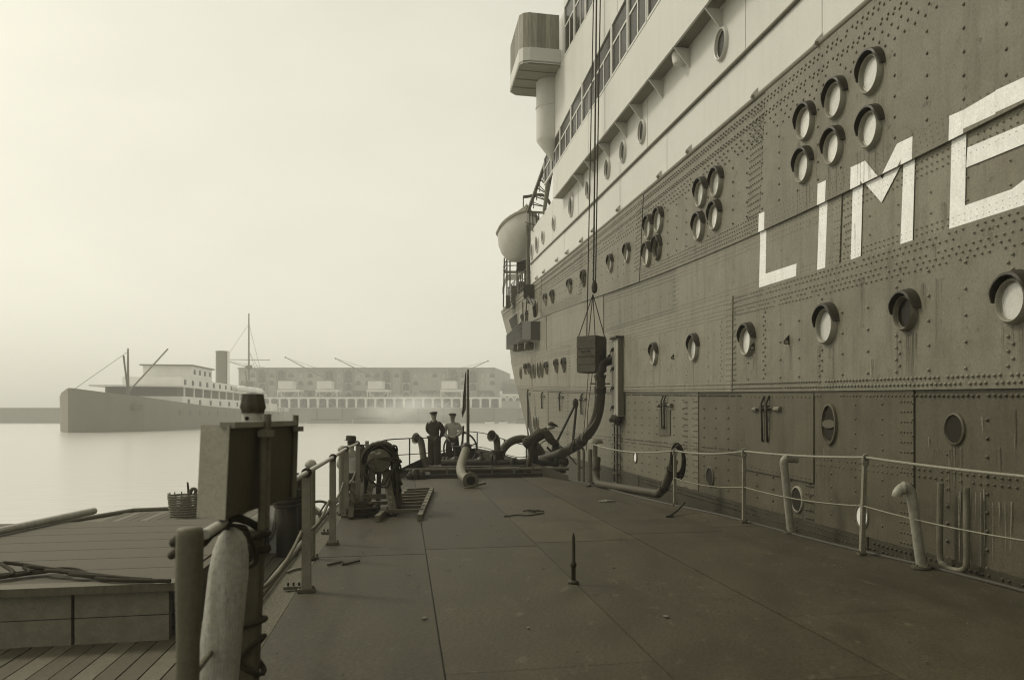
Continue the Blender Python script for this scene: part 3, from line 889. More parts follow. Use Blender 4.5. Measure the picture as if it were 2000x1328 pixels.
# runs of rust and dirt below ports, laps and openings: thin ragged films on the plates
def runs(name, specs, m, seed):
    r_ = random.Random(seed); b = MB()
    for px, py, wpx, lpx, n in specs:
        for k in range(n):
            x = px + r_.uniform(-wpx, wpx); s, H = hs(x, py)
            sc = HP(s, H).y / FPX; ln = lpx * sc * r_.uniform(.3, 1.6); wd = r_.uniform(.002, .007)
            off = (0.0625 if H > HLA(s) else 0.0245 if H > HLB(s) else 0.0485 if H > HLC(s) else 0.0125) + .0012
            lim = HLA(s) if H > HLA(s) else HLB(s) if H > HLB(s) else HLC(s) if H > HLC(s) else -9
            q = []; ns_ = 6
            for i in range(ns_ + 1):
                t = i / ns_; hh = max(H - ln * t, lim + .01); w_ = wd * (1 - t) ** .6 * r_.uniform(.6, 1.2) + .0008; dx = .004 * sin(t * 7 + k)
                q += [HP(s + dx - w_, hh, off), HP(s + dx + w_, hh, off)]
            b.add(q, [(2 * i, 2 * i + 1, 2 * i + 3, 2 * i + 2) for i in range(ns_)])
    tag(b.build(name, m, LINER), kind='stuff')
sp = [(p[0], p[1] + p[2] * .62, p[2] * .35, p[2] * 1.5, 5 if p[2] > 40 else 3) for p in PH] + [(1778, 648, 22, 110, 9), (1866, 872, 14, 100, 7), (1623, 876, 16, 90, 7), (1558, 1004, 10, 60, 4), (1546, 676, 6, 60, 3), (1478, 688, 5, 50, 3), (1300, 826, 6, 40, 3)]
rs_ = random.Random(77)
sp += [(rs_.uniform(1180, 1990), rs_.uniform(350, 730), 5, rs_.uniform(30, 120), 3) for _ in range(12)] + [(rs_.uniform(1250, 1990), rs_.uniform(775, 960), 5, rs_.uniform(20, 90), 3) for _ in range(10)]
runs('dirt_runs', sp, M_STAIN, 5)
runs('salt_runs', [(1708, 292, 3, 60, 3), (1683, 300, 3, 60, 2), (1700, 700, 20, 120, 5), (1900, 960, 30, 140, 8), (1960, 980, 20, 120, 5)] + [(rs_.uniform(1250, 1990), rs_.uniform(400, 1000), 4, rs_.uniform(20, 90), 2) for _ in range(8)], M_STAIN_PALE, 6)

# bridge wing: floor slab with rounded corners, fascia, planked dodger, and the half-round sponson below
def wing():
    s_n, H = 30.45, Hd2(30.4)
    s_f = 33.75
    o0, o1 = PO, PO + 1.46
    ou = [(s_n, o0), (s_n, o1 - .35), (s_n + .12, o1 - .12), (s_n + .35, o1), (s_f - .3, o1), (s_f, o1 - .25), (s_f, o0)]
    b = MB()
    n = len(ou)
    P = lambda s, o, H: BP(s, HD - o, EYE + H)
    b.add([P(s, o, H) for s, o in ou] + [P(s, o, H + .06) for s, o in ou], [tuple(range(n - 1, -1, -1)), tuple(range(n, 2 * n))] + [(i, (i + 1) % n, n + (i + 1) % n, n + i) for i in range(n)])
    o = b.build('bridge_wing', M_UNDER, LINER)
    f = MB()
    for (a, b_) in zip(ou, ou[1:]):
        f.hexa([P(a[0], a[1], H - .02), P(b_[0], b_[1], H - .02), P(b_[0] + (.02 if b_[0] < 32 else -.02), b_[1] - .03, H - .02), P(a[0] + (.02 if a[0] < 32 else -.02), a[1] - .03, H - .02)],
               [P(a[0], a[1], H + .52), P(b_[0], b_[1], H + .52), P(b_[0] + (.02 if b_[0] < 32 else -.02), b_[1] - .03, H + .52), P(a[0] + (.02 if a[0] < 32 else -.02), a[1] - .03, H + .52)])
    f.build('fascia', M_WHITE, o)
    rb = MB()
    for t in (.25, .5, .75):
        ss = s_n + (s_f - s_n) * t
        rb.beam(P(ss, o0, H - .02), P(ss, o1 - .05, H - .02), .03, .04)
    rb.beam(P(s_n + .12, o0, H - .04), P(s_n + .12, o1 - .3, H - .04), .10, .08)
    rb.build('soffit_rib', M_UNDER, o)
    for (a, b_) in zip(ou[1:], ou[2:]):          # planked dodger above the fascia
        ln = sqrt((b_[0] - a[0]) ** 2 + (b_[1] - a[1]) ** 2); k = max(1, int(ln / .16))
        for i in range(k):
            t0, t1 = (i + .02) / k, (i + .98) / k
            q0 = (a[0] + (b_[0] - a[0]) * t0, a[1] + (b_[1] - a[1]) * t0 - .015); q1 = (a[0] + (b_[0] - a[0]) * t1, a[1] + (b_[1] - a[1]) * t1 - .015)
            e = MB(); g = .006 * (i % 2)
            e.hexa([P(q0[0], q0[1] - g, H + .5), P(q1[0], q1[1] - g, H + .5), P(q1[0], q1[1] - .03 - g, H + .5), P(q0[0], q0[1] - .03 - g, H + .5)],
                   [P(q0[0], q0[1] - g, H + 1.75), P(q1[0], q1[1] - g, H + 1.75), P(q1[0], q1[1] - .03 - g, H + 1.75), P(q0[0], q0[1] - .03 - g, H + 1.75)])
            e.build('plank', M_DODGER, o)
    # near end is planked too
    for i in range(7):
        e = MB(); oa = PO + .05 + i * .16
        e.hexa([P(s_n + .02, oa, H + .5), P(s_n + .02, oa + .157, H + .5), P(s_n + .05, oa + .157, H + .5), P(s_n + .05, oa, H + .5)], [P(s_n + .02, oa, H + 1.75), P(s_n + .02, oa + .157, H + 1.75), P(s_n + .05, oa + .157, H + 1.75), P(s_n + .05, oa, H + 1.75)])
        e.build('plank', M_DODGER, o)
    # sponson
    sc = 32.3
    M = Matrix.Translation(BP(sc, HD - PO + .02, EYE))
    zt = H
    r = .62
    prof = [(0.02, zt - 2.95), (r * .55, zt - 2.55), (r * .97, zt - 2.22), (r, zt - 2.12), (r, zt - 1.0), (r + .03, zt - .98), (r + .03, zt - .94), (r, zt - .92), (r, zt)]
    q = MB(); q.lathe(prof, M, 22, cap=False)
    q.build('sponson', M_WHITE, LINER, smooth=40)
wing()

# forward end of the upper works: dark skeleton platform, stays, and the fo'c'sle gear
def hb(px, py, off): s, H = hs(px, py, off); return HP(s, H, off)
fr = MB()
P0, P1, P2, P3 = (at(1031, 414, 40), at(1064, 416, 39.2), at(1079, 330, 35), at(1072, 300, 34.6))
fr.beam(P0, P3, .12); fr.beam(P0, P1, .10); fr.beam(P1, P2, .08)
for t in (.15, .3, .45, .6, .75):
    a = P0.lerp(P3, t); c = P1.lerp(P2, t)
    fr.beam(a, c, .05); fr.tube([a, a - Vector((0, 0, .55))], .02, 5); fr.tube([c, P0.lerp(P3, t + .12) - Vector((0, 0, .2))], .018, 5)
for x in (1034, 1040, 1047, 1052):
    fr.tube([at(x, 414, 40), at(x + 1.5, 450, 40.4)], .03, 5)
fr.tube([at(1026, 434, 40.5), at(1045, 440, 40.2)], .035, 6); fr.tube([at(1030, 436, 40.5), at(1046, 458, 40)], .03, 6)
fr.build('skeleton_platform', M_IRON2, LINER)
q = MB(); q.tube([at(1077, 262, 35), at(1068, 380, 36.5), at(1062, 418, 37)], [.10, .10, .07], 10)
q.lathe([(.02, 0), (.22, .1), (.27, .4), (.2, .75), (.02, .85)], Matrix.Translation(at(1073, 345, 35.2)), 12)
q.build('boom', M_UNDER, LINER, smooth=50)

# ---- the tank barge we stand on ----------------------------------------------------------------
BARGE = thing('tank_barge', 'flat iron-decked tank barge lying alongside the dark riveted hull', 'barge')
LEFT = [(-6, -1.25), (17, -1.25), (19, -1.0), (21, -.65), (23.3, -.2), (26, .2), (28, .5), (30.8, 1.0), (32.6, 1.7), (33.6, 2.4), (34.0, 2.7)]
RIGHT = [(-6, 5.7), (0, 5.7), (6, 5.68), (8.1, 5.6), (10.3, 5.33), (13.4, 5.12), (15.7, 4.75), (17.5, 4.55), (20.5, 4.3), (23, 3.75), (25, 3.5), (28, 3.3), (31, 3.1), (34.0, 2.7)]
def interp(tab, s):
    if s <= tab[0][0]: return tab[0][1]
    for (a, wa), (b, wb) in zip(tab, tab[1:]):
        if a <= s <= b: return wa + (wb - wa) * (s - a) / (b - a)
    return tab[-1][1]
wl = lambda s: interp(LEFT, s)
wr = lambda s: interp(RIGHT, s)
b = MB()
loop = LEFT[:-1] + RIGHT[::-1]
n = len(loop)
lo = [BP(s, w, -0.7) for s, w in loop]; hi = [BP(s, w, DECK - 0.035) for s, w in loop]
b.add(lo + hi, [tuple(range(n)), tuple(range(2 * n - 1, n - 1, -1))] + [(i, (i + 1) % n, n + (i + 1) % n, n + i) for i in range(n)])
b.build('hull', M_IRON, BARGE)
rz = random.Random(8)
def deck_plate(s0, s1, w0, w1, dz, m=M_DECK, name='deck_plate', gap=.006):
    """one plate of the deck, slightly dished, with its own edges"""
    ns = max(2, int((s1 - s0) / .45)); nw = max(1, int(abs((w1 if not callable(w1) else 1) - (w0 if not callable(w0) else 0)) / .4) + 1)
    b = MB(); top = []
    ph = rz.uniform(0, 6)
    for i in range(ns + 1):
        s = s0 + gap + (s1 - s0 - 2 * gap) * i / ns
        a = w0(s) if callable(w0) else w0 + gap
        c = w1(s) if callable(w1) else w1 - gap
        a = max(a, wl(s)); c = min(c, wr(s)); c = max(c, a + .002)
        for j in range(nw + 1):
            w = a + (c - a) * j / nw
            e = 0 if (i in (0, ns) or j in (0, nw)) else 1
            z = DECK - .006 + dz + e * (.004 * sin(s * 2.1 + ph) + .004 * sin(w * 3.7 + s + ph))
            top.append(BP(s, w, z))
    k = nw + 1
    fs = [(i * k + j, i * k + j + 1, (i + 1) * k + j + 1, (i + 1) * k + j) for i in range(ns) for j in range(nw)]
    N = len(top)
    rim = [j for j in range(k)] + [i * k + nw for i in range(1, ns + 1)] + [ns * k + j for j in range(nw - 1, -1, -1)] + [i * k for i in range(ns - 1, 0, -1)]
    bot = [top[i] - Vector((0, 0, .02 + dz + .004)) for i in rim]
    q = len(rim)
    fs += [(rim[i], N + i, N + (i + 1) % q, rim[(i + 1) % q]) for i in range(q)]
    b.add(top + bot, fs)
    return b.build(name, m, BARGE, smooth=30)
strips = [(-1.0, .25, [-6, -2.5, 4.1, 10.6, 16.9, 23.2], 0), (.25, 1.65, [-6, .5, 5.6, 10.9, 17.1, 23.2], .005), (1.65, 3.05, [-6, -1.5, 5.0, 11.2, 17.3, 23.2], 0), (3.05, 4.45, [-6, 1.2, 6.6, 11.7, 17.6, 23.2], .005), (4.45, wr, [-6, -1, 5.6, 12.2, 20.6], 0)]
for w0, w1, cuts, dz in strips:
    for i, (a, c) in enumerate(zip(cuts, cuts[1:])):
        deck_plate(a, c, w0, w1, dz + .002 * (i % 2))
deck_plate(-6, 22.6, wl, -1.0, -.012, M_GRIT, 'gritty_strip')
for a, c in ((23.2, 26), (26, 29), (29, 33.2)):
    deck_plate(a, c, lambda s: wl(s) + .03, 2.3 if c < 33 else 2.5, -.004); deck_plate(a, c, 2.3 if c < 33 else 2.5, lambda s: wr(s) - .02, 0)
# edge rail along the gunwale and the low bow bulwark
b = MB(); pts = [BP(s, w - .02, DECK + .012) for s, w in LEFT[:6]]
b.tube(bez(pts, 30), .035, 8); b.build('gunwale', M_IRON2, BARGE, smooth=50)
b = MB(); pts = [BP(s, w + .02, DECK - .0) for s, w in RIGHT[:10]]
b.tube(bez(pts, 40), .03, 8); b.build('gunwale', M_IRON, BARGE, smooth=50)
b = MB()
bow = [(21.6, wl(21.6)), (23.3, wl(23.3)), (26, wl(26)), (28, wl(28)), (30.8, wl(30.8)), (32.6, wl(32.6)), (34.0, 2.7), (31, 3.1), (28, 3.3), (25, 3.5), (23, 3.75), (21.6, 4.05)]
hts = [.12, .22, .26, .28, .30, .34, .40, .38, .34, .32, .26, .14]
for (p, h0), (q, h1) in zip(zip(bow, hts), zip(bow[1:], hts[1:])):
    b.hexa([BP(*p, DECK - .03), BP(*q, DECK - .03), BP(q[0] - .05, q[1], DECK - .03), BP(p[0] - .05, p[1], DECK - .03)],
           [BP(*p, DECK + h0), BP(*q, DECK + h1), BP(q[0] - .05, q[1], DECK + h1), BP(p[0] - .05, p[1], DECK + h0)])
b.build('bow_bulwark', M_IRON, BARGE)
b = MB()
b.beam(BP(23.25, .05, DECK + .05), BP(23.25, 3.65, DECK + .05), .10, .10)
b.beam(BP(24.9, .7, DECK + .11), BP(24.9, 3.4, DECK + .11), .5, .22)
b.build('deck_break_coaming', M_IRON, BARGE)
for w0 in (.5, 1.1, 1.7, 2.3, 2.9, 3.4):
    MB().beam(BP(23.35, w0, DECK), BP(23.35, w0, DECK + .26), .05).build('coaming_stay', M_IRON2, BARGE)

# ================================================================== THINGS ON THE BARGE
def stanchion(p, h, wd, m=M_GALV, parent=None, lean=(0, 0), foot=True):
    b = MB(); M = Matrix.Rotation(atan2(DX, DY) * -1, 4, 'Z')
    b.hexa([p + M @ Vector((x * wd / 2, y * wd / 2, 0)) for x, y in ((-1, -1), (1, -1), (1, 1), (-1, 1))],
           [p + M @ Vector((x * wd / 2 * .92 + lean[0], y * wd / 2 * .92 + lean[1], h)) for x, y in ((-1, -1), (1, -1), (1, 1), (-1, 1))])
    o = b.build('stanchion', m, parent)
    if foot:
        q = MB(); q.box(p + Vector((0, 0, .015)), (wd * 1.9, wd * 1.5, .03), M)
        for sx in (-1, 1): q.lathe([(.012, .03), (.012, .05), (.002, .055)], Matrix.Translation(p + M @ Vector((sx * wd * .75, 0, 0))), 6)
        q.build('foot_plate', M_IRON2, o)
    return o
# left guard rail
GR = thing('guard_rail', 'guard rail of flat stanchions with a pale hand rail along the left deck edge', 'railing')
posts = [(8.55, -.9), (11.6, -.9), (14.7, -.93), (17.4, -.885), (19.6, -.80)]
for s, w in posts:
    stanchion(BP(s, w), 1.10, .082, parent=GR)
top = [BP(s, w, DECK + 1.115) for s, w in [(4.2, -.88), (5.5, -.9), (7.9, -.9)] + posts[:-1]]
b = MB(); b.tube(top, .024, 8); b.build('hand_rail', mat('pale_rail_paint', .40, .5, .2, 8, .1), GR, smooth=60)
b = MB()
for q_, (s, w) in enumerate(posts[:4]):
    p = BP(s, w, DECK + 1.115)
    for k in range(4 if q_ < 2 else 2):
        a = [p + Vector((DX, DY, 0)) * (.03 * (k - 1.5)) + Vector((IX * .034 * cos(t), IY * .034 * cos(t), .036 * sin(t))) for t in np.linspace(0, 2 * pi, 10, endpoint=False)]
        b.tube(a, .012, 5, closed=True)
b.build('lashing', M_ROPE_DK, GR, smooth=60)
b = MB()
pts = []
pp = [(3.2, -.92)] + [(5.5, -.9)] + posts
for (a, c) in zip(pp, pp[1:]):
    for t in np.linspace(0, 1, 7)[:-1]:
        pts.append(BP(a[0] + (c[0] - a[0]) * t, a[1] + (c[1] - a[1]) * t - .045, DECK + .56 - .11 * 4 * t * (1 - t)))
b.tube(pts, .016, 7); b.build('lower_rope', mat('grey_rope', .12, .9, .3, 30, .5, 150), GR, smooth=60)
# dome-topped air pipes beside the rail
def air_pipe(p, h, r, label, group=None):
    t = thing('air_pipe', label, 'vent pipe', p, group)
    MB().lathe([(r, 0), (r, h - r * .4)], None, 14).build('pipe', M_GALV, t, smooth=40)
    b = MB(); b.lathe([(r * 1.15, h - r * .6), (r * 1.3, h - r * .3), (r * 1.28, h + r * .1), (r * .95, h + r * .75), (r * .45, h + r * 1.02), (.001, h + r * 1.1)], None, 14)
    b.build('dome', mat('pale_dome_paint', .36, .5, .2, 8, .15), t, smooth=60)
    q = MB(); q.lathe([(r * 1.7, 0), (r * 1.7, .02), (r, .022)], None, 14)
    for k in range(4): q.lathe([(.012, .02), (.012, .045), (.002, .05)], Matrix.Translation((r * 1.4 * cos(k * pi / 2 + .6), r * 1.4 * sin(k * pi / 2 + .6), 0)), 6)
    q.build('flange', M_IRON2, t)
    return t
air_pipe(dk(607, 1090), 1.09, .052, 'domed air pipe behind the nearest square stanchion of the left rail', 'domed air pipes by the left rail')
air_pipe(dk(668, 1003), 1.09, .056, 'domed air pipe further along the left rail, before the rope heap', 'domed air pipes by the left rail')
# flat cleat plates bolted to the gritty strip
def cleat_plate(px, py, label):
    p = dk(px, py); t = thing('bolt_plate', label, 'deck fitting', p, 'bolted plates on the left deck edge')
    M = Matrix.Rotation(.2, 3, 'Z').to_4x4()
    MB().box((0, 0, .01), (.17, .07, .03), M).build('plate', M_IRON2, t)
    for x in (-.05, 0, .05):
        MB().lathe([(.011, .02), (.011, .055), (.004, .06)], M @ Matrix.Translation((x, .01, 0)), 6).build('bolt', M_IRON, t)
    return t
cleat_plate(573, 1149, 'small bolted plate at the foot of the nearest left stanchion')
cleat_plate(640, 1041, 'small bolted plate beside the second left stanchion')
# pipe laid along the gunwale foot
t = tag(MB().tube([dk(560, 1117), dk(573, 1112), dk(597, 1108), dk(600, 1100)], .014, 6).build('bent_rod', M_GALV, smooth=60), 'thin bent rod lying behind the nearest left stanchion', 'rod')

# right guard rail: stanchions, rope rail and sagging lower line
GR2 = thing('guard_rail', 'guard rail of thin stanchions and white rope along the deck edge by the liner', 'railing')
feet = [(1160, 946), (1318, 987), (1453, 1021), (1683, 1083)]
fp = [dk(*f) for f in feet]
fp.append(fp[-1] + (fp[-1] - fp[-2]) * 1.05); fp.append(BP(3.8, 5.45))
tops = [(1160, 868), (1318, 880), (1453, 881), (1690, 893)]
tp = [at(x, y, f.y) for (x, y), f in zip(tops, fp)] + [fp[-2] + Vector((.04, 0, 1.10)), fp[-1] + Vector((0, 0, 1.10))]
for f, q in zip(fp, tp):
    stanchion(f, q.z - f.z, .052, parent=GR2, lean=(q.x - f.x, 0))
def span(a, c, sag, k=9): return [a.lerp(c, t) - Vector((0, 0, sag * 4 * t * (1 - t))) for t in np.linspace(0, 1, k)]
b = MB(); pts = []
for a, c, sg in zip(tp, tp[1:], (.10, .05, .025, .02, .03)): pts += span(a + Vector((0, -.03, 0)), c + Vector((0, -.03, 0)), sg)[:-1]
pts.append(tp[-1]); b.tube(pts, .016, 7); b.build('rope_rail', M_ROPE, GR2, smooth=60)
b = MB(); pts = []
md = [f.lerp(q, .5) + Vector((0, -.03, 0)) for f, q in zip(fp, tp)]
for a, c, sg in zip(md[1:], md[2:], (.06, .05, .05, .05)): pts += span(a, c, sg)[:-1]
pts.append(md[-1]); b.tube(pts, .010, 6); b.build('lower_rope', mat('thin_line', .2, .9, .3, 30, .4, 150), GR2, smooth=60)
b = MB()
for q in tp[1:4]:
    for k in range(3):
        b.tube([q + Vector((.036 * cos(t), -.03 + .01 * k, -.01 + .05 * sin(t) - .02 * k)) for t in np.linspace(0, 2 * pi, 9, endpoint=False)], .013, 5, closed=True)
b.build('lashing', M_ROPE, GR2, smooth=60)

# gooseneck vents on the right
def pipe_thing(name, label, cat, pts, r, m, flange=True, group=None, n=12, cap=None):
    base = Vector(pts[0]); t = thing(name, label, cat, base, group)
    MB().tube([Vector(p) - base for p in pts], r, n).build('pipe', m, t, smooth=60)
    if flange:
        q = MB(); q.lathe([(r * 1.9, 0), (r * 1.9, .025), (r, .028)], None, 14)
        for k in range(5): q.lathe([(.012, .025), (.012, .045), (.002, .05)], Matrix.Translation((r * 1.5 * cos(k * 1.257), r * 1.5 * sin(k * 1.257), 0)), 6)
        q.build('flange', M_IRON2, t)
    return t
f = dk(1545, 1041); Y = f.y
g_ = at(1531, 905, Y - .1)
rr = .058
pale_pipe = mat('pale_pipe_paint', .24, .5, .25, 8, .2, 40, spots=.5, spot_l=.09)
v = pipe_thing('gooseneck_vent', 'pale leaning vent pipe with a bent top behind the rope rail, left of the pair', 'vent pipe', [f, f.lerp(g_, .96)], rr * .95, pale_pipe, group='vent pipes by the liner')
b = MB(); q = g_ - f
b.tube(bez([q * .95, q + Vector((0, 0, .02)), q + Vector((.02, 0, .055)), q + Vector((.07, .02, .07)), q + Vector((.2, .05, .06))], 20), [rr * 1.1] * 21 if False else rr * 1.02, 12)
b.build('elbow', pale_pipe, v, smooth=60)
f = dk(1800, 1109); Y = f.y
g_ = at(1781, 972, Y)
v = pipe_thing('gooseneck_vent', 'pale leaning vent pipe with a mushroom elbow turned left, nearest by the liner', 'vent pipe', [f, g_], .056, pale_pipe, group='vent pipes by the liner')
q = g_ - f
b = MB(); b.tube(bez([q - Vector((0, 0, .01)), q + Vector((-.01, 0, .06)), q + Vector((-.06, -.01, .105)), q + Vector((-.12, -.02, .10)), q + Vector((-.165, -.03, .05)), q + Vector((-.17, -.03, .02))], 30), .057, 12)
b.build('elbow', pale_pipe, v, smooth=60)
b = MB(); b.lathe([(.062, 0), (.072, .015), (.072, .03), (.062, .04)], Matrix.Translation(q + Vector((-.10, -.02, .108))) @ Matrix.Rotation(pi / 2, 4, 'Y') @ Matrix.Translation((0, 0, -.02)), 14)
b.build('collar', pale_pipe, v, smooth=40)

# sounding-pipe stub standing in the deck
f = dk(1120, 1139)
t = thing('sounding_pipe', 'thin dark pointed pipe standing alone in the middle of the deck', 'pipe stub', f)
MB().lathe([(.022, 0), (.022, .16), (.030, .17), (.030, .20), (.020, .215), (.017, .44), (.006, .50), (.001, .50)], None, 10).build('pipe', M_IRON, t, smooth=40)
MB().lathe([(.055, 0), (.055, .02), (.04, .03), (.022, .035)], None, 12).build('base_flange', M_IRON, t, smooth=40)
# bits left on the deck
def rag(px, py, sz, label, m, seed, name='rag'):
    r_ = random.Random(seed); b = MB(); c = dk(px, py)
    for k in range(9):
        p = c + Vector((r_.gauss(0, sz * .5), r_.gauss(0, sz * .3), .01 + r_.random() * sz * .12))
        b.ball(p, sz * r_.uniform(.10, .2), 7, (1.6, 1, .55))
    b.tube(bez([c + Vector((-sz, 0, .015)), c + Vector((-.4 * sz, .05, .03)), c + Vector((.3 * sz, -.04, .03)), c + Vector((sz * 1.1, .03, .012))], 12), sz * .07, 6)
    return tag(b.build(name, m, smooth=60), label, 'rag')
rag(1041, 1000, .17, 'crumpled dark rag lying on the deck right of the slatted grating', M_ROPE_DK, 4)
rag(1186, 980, .16, 'small pale crumpled rag on the far right of the deck', mat('pale_rag', .26, .95, .3, 20, .4, 60), 7)
def crowbar(a, c, label):
    p, q = dk(*a), dk(*c); b = MB()
    b.tube([p + Vector((0, 0, .02)), p.lerp(q, .5) + Vector((0, 0, .07)), q + Vector((0, 0, .17))], .020, 7)
    b.beam(p + Vector((-.06, -.01, .015)), p + Vector((.06, .01, .015)), .04, .03)
    return tag(b.build('crowbar', M_IRON, smooth=50), label, 'iron bar', 'iron bars at the right deck edge')
crowbar((1308, 1010), (1337, 1000), 'short iron bar propped at the foot of the second right-hand stanchion')
crowbar((1150, 951), (1166, 944), 'short iron bar propped at the bend of the far vertical hose')

# slatted grating (a short heavy ladder) on the deck
LG = thing('deck_grating', 'heavy slatted grating lying on the deck in front of the rope heap', 'grating')
ra, rb, rc, rd = dk(737, 1019), dk(795, 962), dk(820, 1017), dk(844, 959)
for a, c in ((ra, rb), (rc, rd)):
    MB().beam(a + Vector((0, 0, .05)), c + Vector((0, 0, .05)), .075, .10).build('side_rail', M_WOOD_DK, LG)
for k in range(8):
    t = .14 + k * .115
    MB().beam(ra.lerp(rb, t) + Vector((-.02, 0, .085)), rc.lerp(rd, t) + Vector((.02, 0, .085)), .075, .05).build('slat', mat('grey_slat_wood', .085, .7, .3, 6, .3, 30), LG)

# trestle with a reel and its heap of ropes
TY = 14.7
TR = thing('rope_trestle', 'worn wooden trestle with splayed legs and a paint-flaked reel at the left rail', 'trestle')
def tpt(px, py, y): return at(px, py, y)
for a, c, y0, y1, wd in (((729, 918), (715, 962), 14.7, 14.5, .10), ((752, 915), (769, 990), 14.6, 14.35, .10), ((772, 920), (784, 969), 15.3, 15.5, .09), ((741, 918), (738, 966), 15.3, 15.5, .09)):
    p = at(a[0], a[1], y0); q = at(c[0], c[1], y1); q.z = DECK + .01 if c[1] > 961 else q.z
    MB().beam(p, q, wd, .085).build('leg', M_WOOD_WORN, TR)
MB().beam(at(707, 970, 14.45), at(778, 969, 14.75), .06, .085).build('cross_bar', M_WOOD_WORN, TR)
MB().beam(at(707, 984, 14.6), at(778, 980, 14.75), .10, .06).build('foot_bar', M_WOOD_DK, TR)
c0 = at(741, 899, 14.45)
Mz = Matrix.Translation(c0) @ (Vector((DX, DY, 0)).to_track_quat('Z', 'Y').to_matrix().to_4x4())
b = MB(); b.lathe([(.03, -.05), (.12, -.05), (.19, -.02), (.205, .06), (.205, .74), (.05, .75)], Mz, 16); b.build('reel', M_WOOD_WORN, TR, smooth=40)
MB().beam(at(720, 922, 14.7), at(776, 921, 14.9), .08, .07).build('head_beam', M_WOOD_DK, TR)
rr_ = random.Random(21)
RP = thing('rope_heap', 'dark heap of tarred ropes and canvas thrown over the wooden trestle', 'rope')
b = MB()
for k in range(52):                                   # turns hanging over the reel
    d0 = .02 + .7 * rr_.random(); r0 = .205 + .09 * rr_.random(); drop = rr_.uniform(.05, .85)
    a0 = rr_.uniform(-.4, .2); pts = []
    for t in np.linspace(a0, pi - a0, 12):
        pts.append(Mz @ Vector((0, 0, d0)) + Vector((IX * r0 * cos(t), IY * r0 * cos(t), r0 * sin(t) + rr_.uniform(-.012, .012))))
    e = pts[0] if rr_.random() < .75 else pts[-1]
    tail = [e + Vector((IX * rr_.uniform(-.06, .1) * j / 4, rr_.uniform(-.03, .03), -drop * j / 4)) for j in range(1, 5)]
    pts = (tail[::-1] + pts) if e is pts[0] else (pts + tail)
    pts = [Vector((p.x, p.y, max(p.z, DECK + .03))) for p in pts]
    b.tube(pts, rr_.choice((.018, .022, .026)), 6)
b.build('rope_turns', M_ROPE_DK, RP, smooth=60)
b = MB()
for k in range(2):
    cx = at(742 + k * 4, 900 - k, 14.3 + .1 * k); R0 = .21 + .03 * k; q1 = rr_.uniform(0, 6); q2 = rr_.uniform(.02, .05)
    b.tube([cx + Vector((R0 * cos(t) * 1.05 + q2 * sin(3 * t + q1), .05 * sin(3 * t + q1), -.10 + R0 * .8 * sin(t) + q2 * cos(2 * t + q1) - (.12 * abs(sin(t)) if sin(t) < 0 else 0))) for t in np.linspace(0, 2 * pi, 22, endpoint=False)], .014, 6, closed=True)
b.tube(bez([at(776, 880, 14.7), at(774, 872, 14.5), at(768, 870, 14.5), at(772, 877, 14.6), at(776, 884, 14.8)], 16), .016, 6)
b.build('rope_loops', M_ROPE_DK, RP, smooth=60)
cv = MB()                                             # canvas over the top, falling behind to the right
for j, (d0, xx) in enumerate(((.0, 0), (.8, 0))): pass
gv = []; nx, ny = 14, 5
for i in range(nx + 1):
    t = -.35 + (pi * .80) * i / nx
    for j in range(ny + 1):
        d0 = -.03 + .80 * j / ny; r0 = .235 + .02 * sin(5 * t + j) + .015 * rr_.random()
        p = Mz @ Vector((0, 0, d0)) + Vector((IX * r0 * cos(t), IY * r0 * cos(t), r0 * sin(t)))
        if i < 3: p += Vector((.03 * (3 - i) + .03 * sin(j * 1.9), .02 * sin(j * 2.5 + i), -.27 * (3 - i)))
        gv.append(p)
k = ny + 1
cv.add(gv, [(i * k + j, i * k + j + 1, (i + 1) * k + j + 1, (i + 1) * k + j) for i in range(nx) for j in range(ny)])
co = cv.build('canvas', mat('dark_canvas', .05, .95, .3, 8, .4, 40), RP, smooth=80)
so = co.modifiers.new('thickness', 'SOLIDIFY'); so.thickness = .015
# rails' far gear: pole and tarpaulin leaning by the rail
t = thing('leaning_tarpaulin', 'dark folded tarpaulin hung over a post behind the man in the hat', 'tarpaulin')
p = at(706, 872, 17.8)
MB().tube([Vector((p.x, p.y, DECK)), p], .045, 8).build('post', M_IRON2, t, smooth=60)
b = MB(); gv = []
for i in range(8):
    z = p.z + .02 - (p.z - DECK - .3) * i / 7
    for j in range(9):
        a = 2 * pi * j / 8; r_ = .05 + .16 * (i / 7) ** .8 * (1 + .25 * sin(3 * a + i * .5))
        gv.append(Vector((p.x + .10 * (i / 7) + r_ * cos(a), p.y + r_ * .6 * sin(a), z)))
b.add(gv, [(i * 9 + j, i * 9 + j + 1, (i + 1) * 9 + j + 1, (i + 1) * 9 + j) for i in range(7) for j in range(8)])
b.build('cloth', mat('black_tarp', .035, .9, .3, 8, .4, 40), t, smooth=80)
